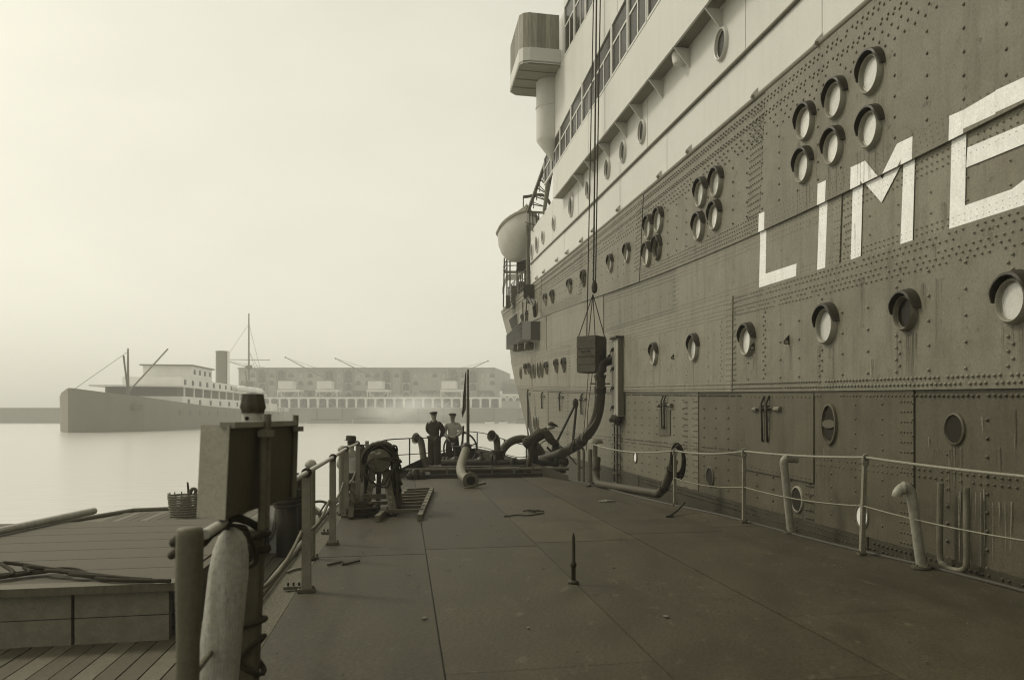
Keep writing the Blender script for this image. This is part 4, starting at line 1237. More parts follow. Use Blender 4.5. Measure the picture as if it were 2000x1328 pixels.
# dark bundle at the foot of the rail
def bundle(px, py, sz, n, label, seed, name='rope_bundle', m=M_ROPE_DK):
    r_ = random.Random(seed); c = dk(px, py); b = MB()
    for k in range(n):
        z = .03 + k * .035; R0 = sz * r_.uniform(.6, 1.05)
        b.tube([c + Vector((R0 * cos(a) * r_.uniform(.9, 1.1), R0 * .8 * sin(a), z + .012 * sin(2 * a + k))) for a in np.linspace(0, 2 * pi, 16, endpoint=False)], .024, 6, closed=True)
    return tag(b.build(name, m, smooth=60), label, 'rope coil')
bundle(706, 1008, .26, 6, 'dark coil of rope heaped at the foot of the left guard rail', 3)
t = thing('leaning_planks', 'dark planks leaning against the left guard rail beside the trestle', 'planks')
for k, (x0, x1) in enumerate(((685, 689), (694, 700), (704, 707), (715, 716))):
    MB().beam(dk(x0, 1014 - 5 * k) + Vector((0, 0, .02)), at(x1, 944 - 7 * (k % 2), 14.6 + .5 * k), .08, .04).build('plank', mat('black_tarp', .035, .9, .3, 8, .4, 40), t)

# chips, flakes and splinters scattered over the deck
rl = random.Random(19); b = MB()
for k in range(150):
    s = 4 + 18 * rl.random(); w_ = rl.uniform(-.9, wr(s) - .2); p = BP(s, w_, DECK + .004); a = rl.uniform(0, pi); l_ = rl.uniform(.008, .03) * (2.2 if rl.random() < .1 else 1)
    b.box(p + Vector((0, 0, .004)), (l_, l_ * rl.uniform(.2, .7), .007), Matrix.Rotation(a, 4, 'Z'))
tag(b.build('deck_litter', mat('litter', .12, .9, .6, 3, 0)), kind='stuff')
for (x0, y0), (x1, y1), lab in (((985, 1010), (1062, 1004), 'thin frayed rope end lying by the dark rag on the deck'), ((640, 1105), (700, 1098), 'short dark rope end lying inside the second left stanchion')):
    p, q = dk(x0, y0), dk(x1, y1)
    tag(MB().tube(bez([p + Vector((0, 0, .012)), p.lerp(q, .3) + Vector((.02, .12, .012)), p.lerp(q, .6) + Vector((0, -.10, .012)), q + Vector((0, .05, .012))], 30), .011, 6).build('rope_end', M_ROPE_DK, smooth=60), lab, 'rope')

# ---- hoses, pipes and gear on the fore part of the barge -----------------------------------------
# big suction hose from the hanging tank to the deck manifold
H1 = thing('suction_hose', 'thick ribbed hose curving from the hanging tank down to the barge manifold', 'hose')
P = bez([at(1172, 737, 24.0), at(1172, 770, 24.1), at(1168, 805, 24.3), at(1155, 838, 24.6), at(1130, 866, 25.0), at(1095, 886, 25.4), at(1055, 899, 25.8), at(1015, 906, 26.1), at(985, 908, 26.3)], 64)
MB().tube(P, [.145 + .007 * (i % 2) for i in range(len(P))], 14).build('hose_body', M_HOSE, H1, smooth=70)
for i in (6, 30, 33):
    a = P[i]; d_ = (P[i + 1] - P[i - 1]).normalized()
    MB().tube([a - d_ * .08, a + d_ * .08], .172, 14).build('hose_clamp', M_IRON, H1, smooth=50)
MB().tube([P[3] + Vector((-.28, 0, 0)), P[3] + Vector((.28, 0, 0))], .02, 6).build('clamp_bar', M_IRON, H1)
b = MB(); b.tube(bez([P[2] + Vector((-.1, -.14, 0)), P[18] + Vector((-.02, -.14, 0)), P[26] + Vector((-.16, -.12, -.05)), P[34] + Vector((.2, -.14, 0.02))], 30), .022, 6); b.build('hose_lashing', M_ROPE, H1, smooth=60)
b = MB(); b.tube(bez([P[31], P[31] + Vector((.12, -.1, -.35)), P[31] + Vector((.02, -.1, -.75)), P[38] + Vector((.1, -.1, -.1))], 16), .02, 6); b.build('tail_rope', M_ROPE_DK, H1, smooth=60)
# second arched hose
H2 = thing('arched_hose', 'short thick hose arching over the deck beside the bent man', 'hose')
P2 = bez([at(975, 902, 26.9), at(981, 880, 26.9), at(997, 863, 27.0), at(1020, 857, 27.1), at(1040, 864, 27.2), at(1056, 882, 27.3), at(1062, 905, 27.4)], 40)
MB().tube(P2, .125, 14).build('hose_body', M_HOSE, H2, smooth=70)
for i in (4, 22, 36):
    d_ = (P2[min(i + 1, len(P2) - 1)] - P2[i - 1]).normalized(); MB().tube([P2[i] - d_ * .03, P2[i] + d_ * .03], .145, 14).build('hose_clamp', M_IRON, H2, smooth=50)
# hose on the right deck edge with its coil hung on the rope rail
H3 = thing('deck_hose', 'dark hose lying along the deck edge and turned up to the rope rail', 'hose')
P3 = bez([at(1166, 893, 20.4), at(1164, 925, 20.3), at(1167, 942, 20.1), at(1180, 951, 19.7), at(1215, 957, 18.9), at(1258, 968, 18.0), at(1280, 968, 17.6), at(1297, 952, 17.2), at(1309, 925, 16.9), at(1316, 900, 16.7)], 60)
P3 = [Vector((p.x, p.y, max(p.z, DECK + .075))) for p in P3]
MB().tube(P3, .088, 12).build('hose_body', M_HOSE, H3, smooth=70)
for i in (4, 42, 50):
    d_ = (P3[i + 1] - P3[i - 1]).normalized(); MB().tube([P3[i] - d_ * .03, P3[i] + d_ * .03], .105, 12).build('hose_clamp', M_IRON, H3, smooth=50)
cl = MB(); c = at(1325, 892, 16.6)
for k in range(9):
    R_ = random.Random(k); rx = .095 + .03 * R_.random(); rzz = .24 + .06 * R_.random()
    cl.tube([c + Vector((rx * cos(a) + .015 * (k - 4) * .6, .02 * (k - 4), -.02 + rzz * sin(a) - .015 * k)) for a in np.linspace(0, 2 * pi, 18, endpoint=False)], .017, 6, closed=True)
tag(cl.build('rope_coil', M_ROPE_DK, smooth=60), 'dark coil of rope hung on the rope rail above the turned-up hose', 'rope coil')

# hanging tank
TK = thing('hanging_tank', 'dark riveted square tank slung on wires beside the liner', 'tank')
zt0, zt1 = at(0, 655, 24).z, at(0, 727, 24).z
A_, B2, C2 = at(1127, 0, 24.35), at(1163, 0, 23.9), at(1184, 0, 24.5)
D2 = A_ + C2 - B2
base = [Vector((p.x, p.y, 0)) for p in (A_, B2, C2, D2)]
cen = sum(base, Vector()) / 4
b = MB()
zs = [zt1, zt1 + .05, zt0 - .04, zt0]
lay = []
for z, k in zip(zs, (.90, .97, 1.0, 1.0)):
    lay.append([cen + (p - cen) * k + Vector((0, 0, z)) for p in base])
for a, c in zip(lay, lay[1:]): b.hexa(a, c)
b.build('body', M_CRATE, TK)
def face_band(f0, f1, t0, t1, off, name, m):
    n_ = (base[f1] - base[f0]).cross(Vector((0, 0, 1))).normalized()
    if n_.dot(base[f0] - cen) < 0: n_ = -n_
    zz = lambda t: zt1 + (zt0 - zt1) * t
    q = MB()
    a, c = base[f0], base[f1]
    q.hexa([Vector((p.x, p.y, zz(t0))) + n_ * o for p, o in ((a, off), (c, off), (c, -.01), (a, -.01))], [Vector((p.x, p.y, zz(t1))) + n_ * o for p, o in ((a, off), (c, off), (c, -.01), (a, -.01))])
    return q.build(name, m, TK)
for t in (.02, .22, .44, .66, .86): face_band(0, 1, t, t + .10 if t > .8 else t + .19, .012 + .006 * (t in (.22, .66)), 'plate', M_CRATE)
for t in (.03, .5): face_band(1, 2, t, t + .45, .012, 'plate', M_CRATE)
q = MB(); n_ = (base[1] - base[0]).cross(Vector((0, 0, 1))).normalized()
if n_.dot(base[0] - cen) < 0: n_ = -n_
m_ = base[0].lerp(base[1], .5); e_ = (base[1] - base[0]).normalized()
q.tube([m_ + n_ * .02 - e_ * .13 + Vector((0, 0, zt1 + .58)), m_ + n_ * .07 - e_ * .13 + Vector((0, 0, zt1 + .60)), m_ + n_ * .07 + e_ * .13 + Vector((0, 0, zt1 + .60)), m_ + n_ * .02 + e_ * .13 + Vector((0, 0, zt1 + .58))], .018, 6)
q.build('handle', M_IRON, TK, smooth=50)
FL = thing('fall_wires', 'long dark crane wires running down the white side to the hanging tank', 'wire')
b = MB(); hookp = at(1158, 575, 24.2)
for k, p in enumerate(base):
    b.tube([p.lerp(cen, .1) + Vector((0, 0, zt0 - .01)), hookp], .014, 5)
b.build('sling', M_IRON, FL)
for k, (a, c, r_) in enumerate((((1166, -90), (1159, 560), .026), ((1174, -90), (1163, 560), .020), ((1161, -90), (1146, 655), .018))):
    MB().tube([at(*a, 24.2), at(*c, 24.2)], r_, 6).build('wire', M_IRON, FL)
q = MB(); q.lathe([(.02, -.16), (.07, -.12), (.09, 0), (.07, .12), (.02, .2)], Matrix.Translation(at(1161, 562, 24.2)), 10); q.build('block', M_IRON, FL, smooth=40)
for k, x in enumerate((1149, 1157)):
    MB().tube([at(x, 728, 24.2), at(x - 5 - 4 * k, 800, 24.3), at(x - 12, 880, 24.6)], .010, 5).build('guy_line', M_ROPE_DK, FL)
# elbow on the tank that takes the hose
EL = thing('tank_elbow', 'flanged elbow pipe joining the top of the thick hose to the ship side', 'pipe')
Pe = bez([at(1172, 738, 24.0), at(1172, 722, 24.0), at(1177, 711, 24.05), at(1188, 706, 24.3), at(1199, 702, 24.9)], 24)
MB().tube(Pe, .115, 12).build('elbow', M_IRON, EL, smooth=60)
b = MB(); b.lathe([(.17, -.03), (.17, .03)], Matrix.Translation(at(1172, 735, 24.0)), 14)
for k in range(6): b.lathe([(.016, -.06), (.016, .06)], Matrix.Translation(at(1172, 735, 24.0) + Vector((.14 * cos(k), .14 * sin(k), 0))), 6)
b.build('flange', M_IRON, EL)
b = MB(); d_ = (Pe[-1] - Pe[-2]).normalized(); b.lathe([(.2, -.04), (.2, .03), (.12, .05)], Matrix.Translation(Pe[-1]) @ d_.to_track_quat('Z', 'Y').to_matrix().to_4x4(), 14); b.build('flange', M_IRON, EL)
# filling trunk: a tall wooden trunk hung on the side, with rope ladder below
FT = thing('filling_trunk', 'tall pale boarded trunk with dark clips hung upright against the liner side', 'trunk')
s0, H0 = hs(1215, 662); s1, H1_ = hs(1215, 813)
M = HM(s0, H1_, 0.0); hgt = H0 - H1_
M_TRUNK = mat('pale_trunk_board', .30, .7, .2, 4, .25, 25, stretch=(5, 5, .6), spots=.4, spot_l=.1)
def tbox(x0, x1, y0, y1, z0, z1, m, name):
    return MB().hexa([M @ Vector(p) for p in [(x0, y0, z0), (x1, y0, z0), (x1, y0, z1), (x0, y0, z1)]], [M @ Vector(p) for p in [(x0, y1, z0), (x1, y1, z0), (x1, y1, z1), (x0, y1, z1)]]).build(name, m, FT)
tbox(-.32, .32, 0, hgt, .02, .19, M_TRUNK, 'trunk_body')
for k in range(3): tbox(-.335 + .222 * k, -.122 + .222 * k, .03, hgt - .03, .185, .205 + .004 * (k % 2), M_TRUNK, 'board')
tbox(.315, .335, .02, hgt - .02, .03, .18, M_WOOD_DK, 'end_board')  # same pale trunk; its shaded end face is put into a dark colour
for t in (.12, .37, .62, .87):
    y = hgt * t
    o = tbox(-.30, -.06, y - .045, y + .045, .20, .225, M_IRON, 'clip')
    q = MB(); q.tube([M @ Vector((-.25, y + .03, .225)), M @ Vector((-.25, y - .09, .27))], .018, 6); q.build('pin', M_IRON, o)
tbox(-.36, .40, hgt, hgt + .05, .0, .27, M_IRON, 'lid')
tbox(-.62, -.50, -.06, hgt + .02, .02, .12, M_PIPE, 'back_board')
b = MB(); rq = random.Random(9)
for k in range(14): b.ball(M @ Vector((rq.uniform(-.2, .25), -.03 - rq.random() * .15, .08 + rq.random() * .2)), rq.uniform(.06, .11), 7)
b.build('rag_packing', M_ROPE_DK, FT, smooth=60)
RL = thing('rope_ladder', 'rope ladder with flat rungs hanging below the boarded trunk', 'ladder')
sL, HL0 = hs(1211, 822); _, HL1 = hs(1211, 948)
M = HM(sL, HL0, .06); ln = HL0 - HL1
for x in (-.16, .16): MB().tube([M @ Vector((x, .1, .06)), M @ Vector((x, -ln, .06))], .022, 6).build('side_rope', M_ROPE_DK, RL, smooth=60)
for k in range(7):
    MB().box(M @ Vector((0, -.12 - k * (ln - .2) / 6, .06)), (.50, .035, .10), M.to_3x3().to_4x4()).build('rung', M_WOOD_MID, RL)
# second ladder-like sheer legs by the side
SL = thing('sheer_legs', 'two dark spars lashed at the top leaning against the liner side', 'spars')
for a, c in (((1123, 790), (1081, 876)), ((1126, 790), (1117, 882))):
    MB().tube([at(*a, 25.5), at(*c, 24.9)], .038, 8).build('spar', M_IRON, SL, smooth=60)
MB().ball(at(1124, 788, 25.5), .09, 8, (1, 1, 1.8)).build('lashing', M_ROPE_DK, SL, smooth=60)

# fore-deck manifold: cross main with valves and branch pipes
MF = thing('cargo_manifold', 'dark cross pipe with valves and flanges on the fore deck of the barge', 'pipework')
y_ = 26.3
pa, pb = at(862, 905, 25.2), at(1108, 903, 25.6)
MB().tube([pa, pb], .11, 12).build('cross_main', M_IRON, MF, smooth=60)
MB().tube([at(792, 918, 23.6), at(1112, 915, 23.9)], .05, 10).build('cross_main', M_IRON2, MF, smooth=60)
for x, k in ((874, 1), (866, 1.1), (960, 1.5), (1000, 1), (1040, 1.1), (1085, 1)):
    b = MB(); c = at(x, 904, 25.4)
    b.lathe([(.16 * k, -.03), (.16 * k, .03)], Matrix.Translation(c) @ Matrix.Rotation(pi / 2, 4, 'Y'), 14)
    b.lathe([(.16 * k, -.03), (.16 * k, .03)], Matrix.Translation(c + Vector((.1, 0, 0))) @ Matrix.Rotation(pi / 2, 4, 'Y'), 14)
    b.build('flange', M_IRON, MF, smooth=40)
for x, hh in ((890, .45), (940, .3), (1100, .32)):
    c = at(x, 902, 25.4); b = MB()
    b.ball(c, .17, 12); b.tube([c, c + Vector((0, 0, hh))], .03, 8)
    b.lathe([(.13, -.015), (.15, 0), (.13, .015), (.11, 0), (.13, -.015)], Matrix.Translation(c + Vector((0, 0, hh))), 16, cap=False)
    b.tube([c + Vector((-.12, 0, hh)), c + Vector((.12, 0, hh))], .012, 6)
    b.build('valve', M_IRON, MF, smooth=50)
MB().beam(at(940, 921, 24.2), at(1015, 919, 24.2), .3, .22).build('valve_box', M_IRON, MF)
# small clutter
for k, (x, y, r_) in enumerate(((812, 934, .12), (824, 931, .10), (803, 941, .09), (1098, 920, .11), (1002, 901, .08))):
    b = MB(); c = at(x, y, 22.6 if y > 925 else 25); c.z = max(c.z, DECK + r_)
    b.lathe([(r_, -r_), (r_, r_ * .5), (r_ * .6, r_ * 1.2)], Matrix.Translation(c), 10)
    b.lathe([(r_ * 1.4, -r_ * .2), (r_ * 1.4, r_ * .1)], Matrix.Translation(c), 10); b.build('fitting', M_IRON, MF, smooth=40)

# open spool-piece elbow in the middle
SPL = thing('spool_elbow', 'pale bent pipe ending in an open flange that faces the camera', 'pipe')
pale_spool = mat('pale_spool_paint', .14, .5, .25, 8, .2)
Ps = bez([at(911, 876, 24.0), at(905, 893, 23.4), at(900, 912, 22.0), at(902, 926, 20.8), at(909, 934, 20.4), at(916, 937, 20.05)], 36)
MB().tube(Ps, .115, 14).build('pipe', pale_spool, SPL, smooth=60)
d_ = (Ps[-1] - Ps[-3]).normalized(); d_ = Vector((.42, -.9, -.05)).normalized()
Mf = Matrix.Translation(at(919, 938, 19.85)) @ d_.to_track_quat('Z', 'Y').to_matrix().to_4x4()
b = MB(); b.lathe([(.12, -.05), (.19, -.02), (.19, .02), (.105, .022), (.10, -.04)], Mf, 20, cap=False)
for k in range(8): b.lathe([(.015, .02), (.015, .045), (.004, .05)], Mf @ Matrix.Translation((.15 * cos(k * pi / 4), .15 * sin(k * pi / 4), 0)), 6)
b.build('flange', M_PIPE, SPL, smooth=30)
MB().lathe([(.104, .018), (.104, .0225)], Mf, 20).build('bore', M_HOLE, SPL)
MB().beam(at(908, 954, 19.6), at(948, 943, 20.0), .06, .05).build('chock', M_WOOD_DK, SPL)
MB().ball(at(911, 874, 24), .15, 10).build('valve_body', M_IRON, SPL, smooth=60)

# cowl vents at the bow
def cowl(px, ytop, yfoot, Y, r, yaw, label, base=False, m=M_PIPE):
    f = at(px[0], yfoot, Y); f.z = max(DECK, f.z); q = at(px[1], ytop, Y)
    t = thing('cowl_vent', label, 'cowl vent', f, 'cowl vents on the fore deck')
    h = q.z - f.z; dx = q.x - f.x
    dirv = Vector((cos(yaw), sin(yaw), 0))
    b = MB(); pts = bez([Vector((0, 0, 0)), Vector((dx * .5, 0, h * .5)), Vector((dx * .85, 0, h * .80)), Vector((dx, 0, h * .93)) + dirv * .05, Vector((dx, 0, h * .98)) + dirv * .17], 28)
    rs = [r * (1 if i < len(pts) * .45 else 1 + .25 * (i / len(pts) - .45)) for i in range(len(pts))]
    b.tube(pts, rs, 14, cap=False); b.build('shaft', m, t, smooth=60)
    M = Matrix.Translation(pts[-1]) @ (dirv + Vector((0, 0, .15))).normalized().to_track_quat('Z', 'Y').to_matrix().to_4x4()
    b = MB(); b.lathe([(r * 1.05, -.06), (r * 1.35, -.01), (r * 1.65, .05), (r * 1.72, .06), (r * 1.55, .055), (r * 1.0, -.03)], M, 18, cap=False); b.build('mouth', m, t, smooth=60)
    MB().lathe([(r * 1.25, -.01), (r * 1.25, -.005)], M, 16).build('throat', M_HOLE, t)
    if base:
        q2 = MB(); q2.lathe([(r * 1.7, 0), (r * 1.7, h * .45), (r * 2.1, h * .46), (r * 2.1, h * .55), (r * 1.2, h * .56)], None, 16); q2.build('base_drum', M_IRON, t, smooth=40)
    return t
cowl((829, 822), 855, 911, 27.6, .105, radians(238), 'grey cowl vent left of the man with his hands behind him')
cowl((973, 970), 850, 915, 25.6, .10, radians(236), 'dark cowl vent on a drum beside the arched hose', base=True, m=M_IRON2)
# hand wheel on its stand
HW = thing('windlass_wheel', 'big spoked hand wheel behind the man in the light jacket', 'wheel')
c = at(899, 876, 28.6)
Mw = Matrix.Translation(c) @ Vector((.25, -.97, 0)).to_track_quat('Z', 'Y').to_matrix().to_4x4()
b = MB(); b.tube([Mw @ Vector((.54 * cos(a), .54 * sin(a), 0)) for a in np.linspace(0, 2 * pi, 32, endpoint=False)], .030, 8, closed=True); b.build('rim', M_IRON, HW, smooth=60)
for k in range(6):
    a = k * pi / 3 + .3; MB().tube([Mw @ Vector((.05 * cos(a), .05 * sin(a), 0)), Mw @ Vector((.54 * cos(a), .54 * sin(a), 0))], .022, 6).build('spoke', M_IRON, HW, smooth=60)
MB().lathe([(.08, -.1), (.10, 0), (.08, .1)], Mw, 12).build('hub', M_IRON, HW, smooth=50)
MB().beam(Vector((c.x, c.y + .12, DECK)), Vector((c.x, c.y + .12, c.z + .1)), .12).build('stand', M_IRON, HW)
# lever by the wheel
t = thing('brake_lever', 'thin upright lever standing beside the jack staff', 'lever')
MB().tube([at(901, 905, 27.6), at(905, 832, 27.9)], .035, 7).build('rod', M_IRON, t, smooth=60)
MB().lathe([(.12, 0), (.12, .08), (.05, .16)], Matrix.Translation(Vector((at(901, 905, 27.6).x, at(901, 905, 27.6).y, DECK))), 10).build('foot', M_IRON, t, smooth=40)
# jack staff with a drooping flag
JS = thing('jack_staff', 'slim dark jack staff on the barge bow, taller than the standing men', 'flagpole', Vector((at(914, 0, 28.3).x, 28.3, DECK)))
tz = at(913, 722, 28.3).z - DECK
MB().lathe([(.055, 0), (.05, tz * .5), (.032, tz), (.001, tz + .03)], None, 10).build('pole', M_IRON2, JS, smooth=50)
MB().lathe([(.12, 0), (.12, .05), (.06, .08)], None, 12).build('step', M_IRON, JS, smooth=40)
FG = MB(); fv = []; nf = 16
zt = at(0, 726, 28.3).z; zb = at(0, 812, 28.3).z
x0 = at(912, 0, 28.3).x
for i in range(nf + 1):
    t = i / nf; z = zt + (zb - zt) * t
    wd_ = .04 + .17 * t ** 1.3 if t < .86 else .19 * (1 - t) / .14 + .02
    for j in range(7):
        q = j / 6
        fv.append(Vector((x0 - .02 - wd_ * q * .75 - (.10 * (t - .85) / .15 if t > .85 else 0), 28.3 - .05 + .05 * sin(q * 9 + t * 4) * (.3 + q), z - .06 * q)))
FG.add(fv, [(i * 7 + j, i * 7 + j + 1, (i + 1) * 7 + j + 1, (i + 1) * 7 + j) for i in range(nf) for j in range(6)])
fo = FG.build('drooping_flag', mat('dull_flag_cloth', .13, .95, .3, 6, .2), smooth=80)
so = fo.modifiers.new('thickness', 'SOLIDIFY'); so.thickness = .008
tag(fo, 'dark flag drooping limp down the left side of the jack staff', 'flag')
# bow rail
BR = thing('bow_rail', 'thin two-bar rail curving round the barge bow against the water', 'railing')
trail = [at(700, 869, 19.5), at(729, 868, 21), at(755, 859, 23.2), at(800, 856, 26), at(860, 853, 29.5), at(905, 843, 31.6), at(945, 846, 31.5), at(985, 858, 29), at(1020, 868, 27), at(1047, 873, 25.5)]
lrail = [at(765, 889, 23.4), at(800, 887, 26), at(850, 883, 29), at(905, 872, 31.6), at(945, 874, 31.5), at(990, 888, 29), at(1020, 893, 27.6), at(1047, 884, 26)]
b = MB(); b.tube(bez(trail, 50), .018, 6); b.build('top_bar', M_IRON, BR, smooth=60)
b = MB(); b.tube(bez(lrail, 40), .014, 6); b.build('lower_bar', M_IRON, BR, smooth=60)
for x, yt, Y in ((755, 859, 23.2), (800, 856, 26), (860, 853, 29.5), (932, 845, 31.6), (985, 858, 29), (1028, 866, 26.6)):
    p = at(x, yt, Y); MB().tube([p, Vector((p.x, p.y, DECK - .02))], .022, 6).build('stanchion', M_IRON, BR, smooth=60)
# stub pipes and a small winch head by the bent man
t = thing('deck_pump', 'small dark deck pump with a round open mouth in front of the bent man', 'pump')
c = at(1086, 874, 25.6)
Mp = Matrix.Translation(c) @ Vector((.15, -.98, 0)).to_track_quat('Z', 'Y').to_matrix().to_4x4()
MB().lathe([(.09, -.25), (.12, -.2), (.12, 0), (.085, .005), (.08, -.06)], Mp, 16, cap=False).build('mouth', M_IRON2, t, smooth=40)
MB().lathe([(.085, -.03), (.085, -.025)], Mp, 14).build('bore', M_HOLE, t)
MB().beam(Vector((c.x, c.y + .15, DECK)), Vector((c.x, c.y + .15, c.z)), .28, .24).build('body', M_IRON, t)
b = MB(); b.tube([at(1068, 868, 25.8) + Vector((.22 * cos(a), 0, -.1 + .22 * sin(a))) for a in np.linspace(0, 2 * pi, 18, endpoint=False)], .02, 6, closed=True); b.build('crank_wheel', M_IRON, t, smooth=60)
MB().tube([at(1068, 873, 25.8), at(1086, 890, 25.8)], .03, 7).build('shaft', M_IRON, t, smooth=60)
# vertical pipes by the far right of the deck
t = thing('pipe_cluster', 'cluster of upright capped pipes at the far right deck corner', 'pipes')
for x, y0, y1, r_ in ((1153, 877, 935, .055), (1130, 880, 920, .05), (1140, 878, 930, .03)):
    a = at(x, y0, 21.6); MB().tube([a, Vector((a.x, a.y, DECK - .02))], r_, 10).build('pipe', M_PIPE, t, smooth=60)
b = MB(); c = at(1163, 862, 21.3); b.lathe([(.20, -.05), (.17, .03), (.08, .07), (.001, .075)], Matrix.Translation(c), 14); b.build('cap', M_PIPE, t, smooth=50)
MB().tube([c, Vector((c.x, c.y, DECK))], .05, 8).build('pipe', M_PIPE, t, smooth=60)

# ---- near left: posts, light board, lantern ---------------------------------------------------
def mooring_post(pb_, pt_, r0, r1, m, label, cap=True, square=False):
    pb_ = Vector((pb_.x, pb_.y, DECK)); t = thing('mooring_post', label, 'post', pb_, 'posts at the near left deck edge')
    v = pt_ - pb_; n = 14
    if square:
        b = MB(); M = Matrix.Rotation(.22, 3, 'Z')
        lo = [M @ Vector((x * r0, y * r0, 0)) for x, y in ((-1, -1), (1, -1), (1, 1), (-1, 1))]; hi = [v + M @ Vector((x * r1, y * r1, 0)) for x, y in ((-1, -1), (1, -1), (1, 1), (-1, 1))]
        b.hexa(lo, hi); o = b.build('shaft', m, t)
        bv = o.modifiers.new('bevel', 'BEVEL'); bv.width = .02; bv.segments = 3
    else:
        pts = [v * k for k in ((0, .3, .6, .78, .88, .95, .985, 1.0) if cap else (0, .3, .6, .8, .9, .97, .99, 1.0))]
        b = MB(); b.tube(pts, [r0, r0 * 1.05, r0, r1 * 1.02, r1 * .92, r1 * .72, r1 * .42, .01] if cap else [r0, r0, r0, r1, r1, r1, r1 * .95, r1 * .8], n); b.build('shaft', m, t, smooth=60)
    return t
mooring_post(at(412, 1420, 4.45), at(456, 1030, 4.45), .098, .095, M_WOOD_PALE, 'pale round-topped timber post standing below the wooden light board')
pp = mooring_post(at(478, 1400, 5.15), at(494, 1030, 5.15), .072, .068, M_WOOD_MID, 'squared timber post lashed with dark rope below the light board', square=True)
b = MB()
for k, (z, tl) in enumerate(((.93, .02), (.88, -.03), (.82, .05), (.42, .02), (.24, .10), (.20, -.08))):
    MB().tube([Vector((.10 * cos(a) + .04 * z, .10 * sin(a), z + tl * cos(a))) for a in np.linspace(0, 2 * pi, 18, endpoint=False)], .017, 6, closed=True).build('rope_turn', M_ROPE_DK, pp, smooth=60)
mooring_post(at(362, 1440, 3.7), at(371, 1030, 3.7), .048, .056, mat('brown_post', .10, .6, .25, 5, .2), 'dark slim post nearest the camera at the lower left', cap=False)
# ropes draped round the post heads
b = MB()
b.tube(bez([at(340, 1060, 3.9), at(366, 1040, 3.75), at(385, 1052, 3.9), at(420, 1038, 4.2), at(455, 1012, 4.5), at(492, 1022, 5.0), at(515, 1045, 5.2), at(500, 1078, 5.1), at(485, 1060, 5.0)], 60), .022, 8)
b.tube(bez([at(335, 1085, 3.85), at(365, 1062, 3.7), at(395, 1062, 4.0), at(430, 1030, 4.3), at(475, 1030, 4.8)], 40), .018, 8)
b.tube(bez([at(478, 1030, 4.8), at(500, 1090, 4.95), at(478, 1105, 4.95), at(470, 1060, 4.85)], 24), .016, 8)
tag(b.build('mooring_rope', M_ROPE_DK, smooth=60), 'dark mooring rope draped round the heads of the near left posts', 'rope')
LB = thing('light_board', 'weathered wooden side light board standing on posts at the near left', 'light board')
c1, c2, c3 = at(450, 0, 4.2), at(576, 0, 5.35), at(394, 0, 4.32)
c1.z = c2.z = c3.z = 0
z0, z1 = 2.145, 2.60
c4 = c2 + (c3 - c1)
lean = Vector((-.022, 0, 0))
lo = [p + Vector((0, 0, z0)) + lean for p in (c1, c2, c4, c3)]; hi = [p + Vector((0, 0, z1)) for p in (c1, c2, c4, c3)]
b = MB(); b.hexa(lo, hi); o = b.build('casing', M_BOXSIDE, LB)
bv = o.modifiers.new('bevel', 'BEVEL'); bv.width = .012; bv.segments = 2
n_ = (c2 - c1).cross(Vector((0, 0, 1))).normalized()
if n_.y > 0 and n_.x < 0: n_ = -n_
e_ = (c2 - c1).normalized()
# top rim board, end board
MB().hexa([p + Vector((0, 0, z1 - .01)) + n_ * o_ for p, o_ in ((c1, .02), (c2, .02), (c2, -.05), (c1, -.05))], [p + Vector((0, 0, z1 + .02)) + n_ * o_ for p, o_ in ((c1, .02), (c2, .02), (c2, -.05), (c1, -.05))]).build('top_rail', mat('pale_rail_wood', .26, .6, .2, 5, .2), LB)
d3 = (c3 - c1).normalized(); ne = -e_
MB().hexa([p + Vector((0, 0, z0)) + ne * o_ + lean for p, o_ in ((c1, .012), (c3, .012), (c3, 0), (c1, 0))], [p + Vector((0, 0, z1 + .004)) + ne * o_ for p, o_ in ((c1, .012), (c3, .012), (c3, 0), (c1, 0))]).build('end_board', mat('sunlit_end_board', .24, .6, .15, 2.5, .15), LB)  # sunlit end face put into a paler colour than the casing
for t_, r_, z_ in ((.42, .022, z1 + .06), (.36, .018, z1 - .02)):
    p = c1.lerp(c2, t_) + n_ * .03
    MB().tube([p + Vector((-.01, 0, z0 - .1)), p + Vector((0, 0, z_))], r_, 10).build('support_rod', M_PIPE, LB, smooth=60)
p = c1.lerp(c2, .985) + n_ * .01
MB().tube([p + Vector((-.015, 0, z0)), p + Vector((0, 0, z1 + .055))], .018, 8).build('support_rod', M_PIPE, LB, smooth=60)
MB().box(c1.lerp(c2, .39) + n_ * .035 + Vector((0, 0, z1 - .045)), (.13, .05, .035), Matrix.Rotation(atan2(e_.y, e_.x), 4, 'Z')).build('clamp', M_GALV, LB)
MB().box(c1.lerp(c2, .97) + n_ * .03 + Vector((0, 0, z1 - .03)), (.09, .04, .03), Matrix.Rotation(atan2(e_.y, e_.x), 4, 'Z')).build('clamp', M_GALV, LB)
LN = thing('side_lantern', 'dark fluted lantern cap on a pale chimney above the light board', 'lantern', at(494, 832, 5.1))
k = 5.1 / FPX
MB().lathe([(22 * k, 0), (22 * k, 4 * k), (20 * k, 5 * k), (20 * k, 26 * k), (18.5 * k, 27 * k)], None, 18).build('chimney', mat('pale_lantern_tin', .40, .5, .15, 8, .1), LN, smooth=40)
b = MB(); prof = [(21.5, 25), (21.5, 30), (24.5, 36), (22.5, 46), (20.5, 58), (20.5, 62), (8, 65), (.01, 66)]
nn = 32; vs = []; fs = []
for r_, z in prof:
    for j in range(nn):
        a = 2 * pi * j / nn; q = r_ * k * (1 + .05 * cos(8 * a)); vs.append(Vector((q * cos(a), q * sin(a), z * k)))
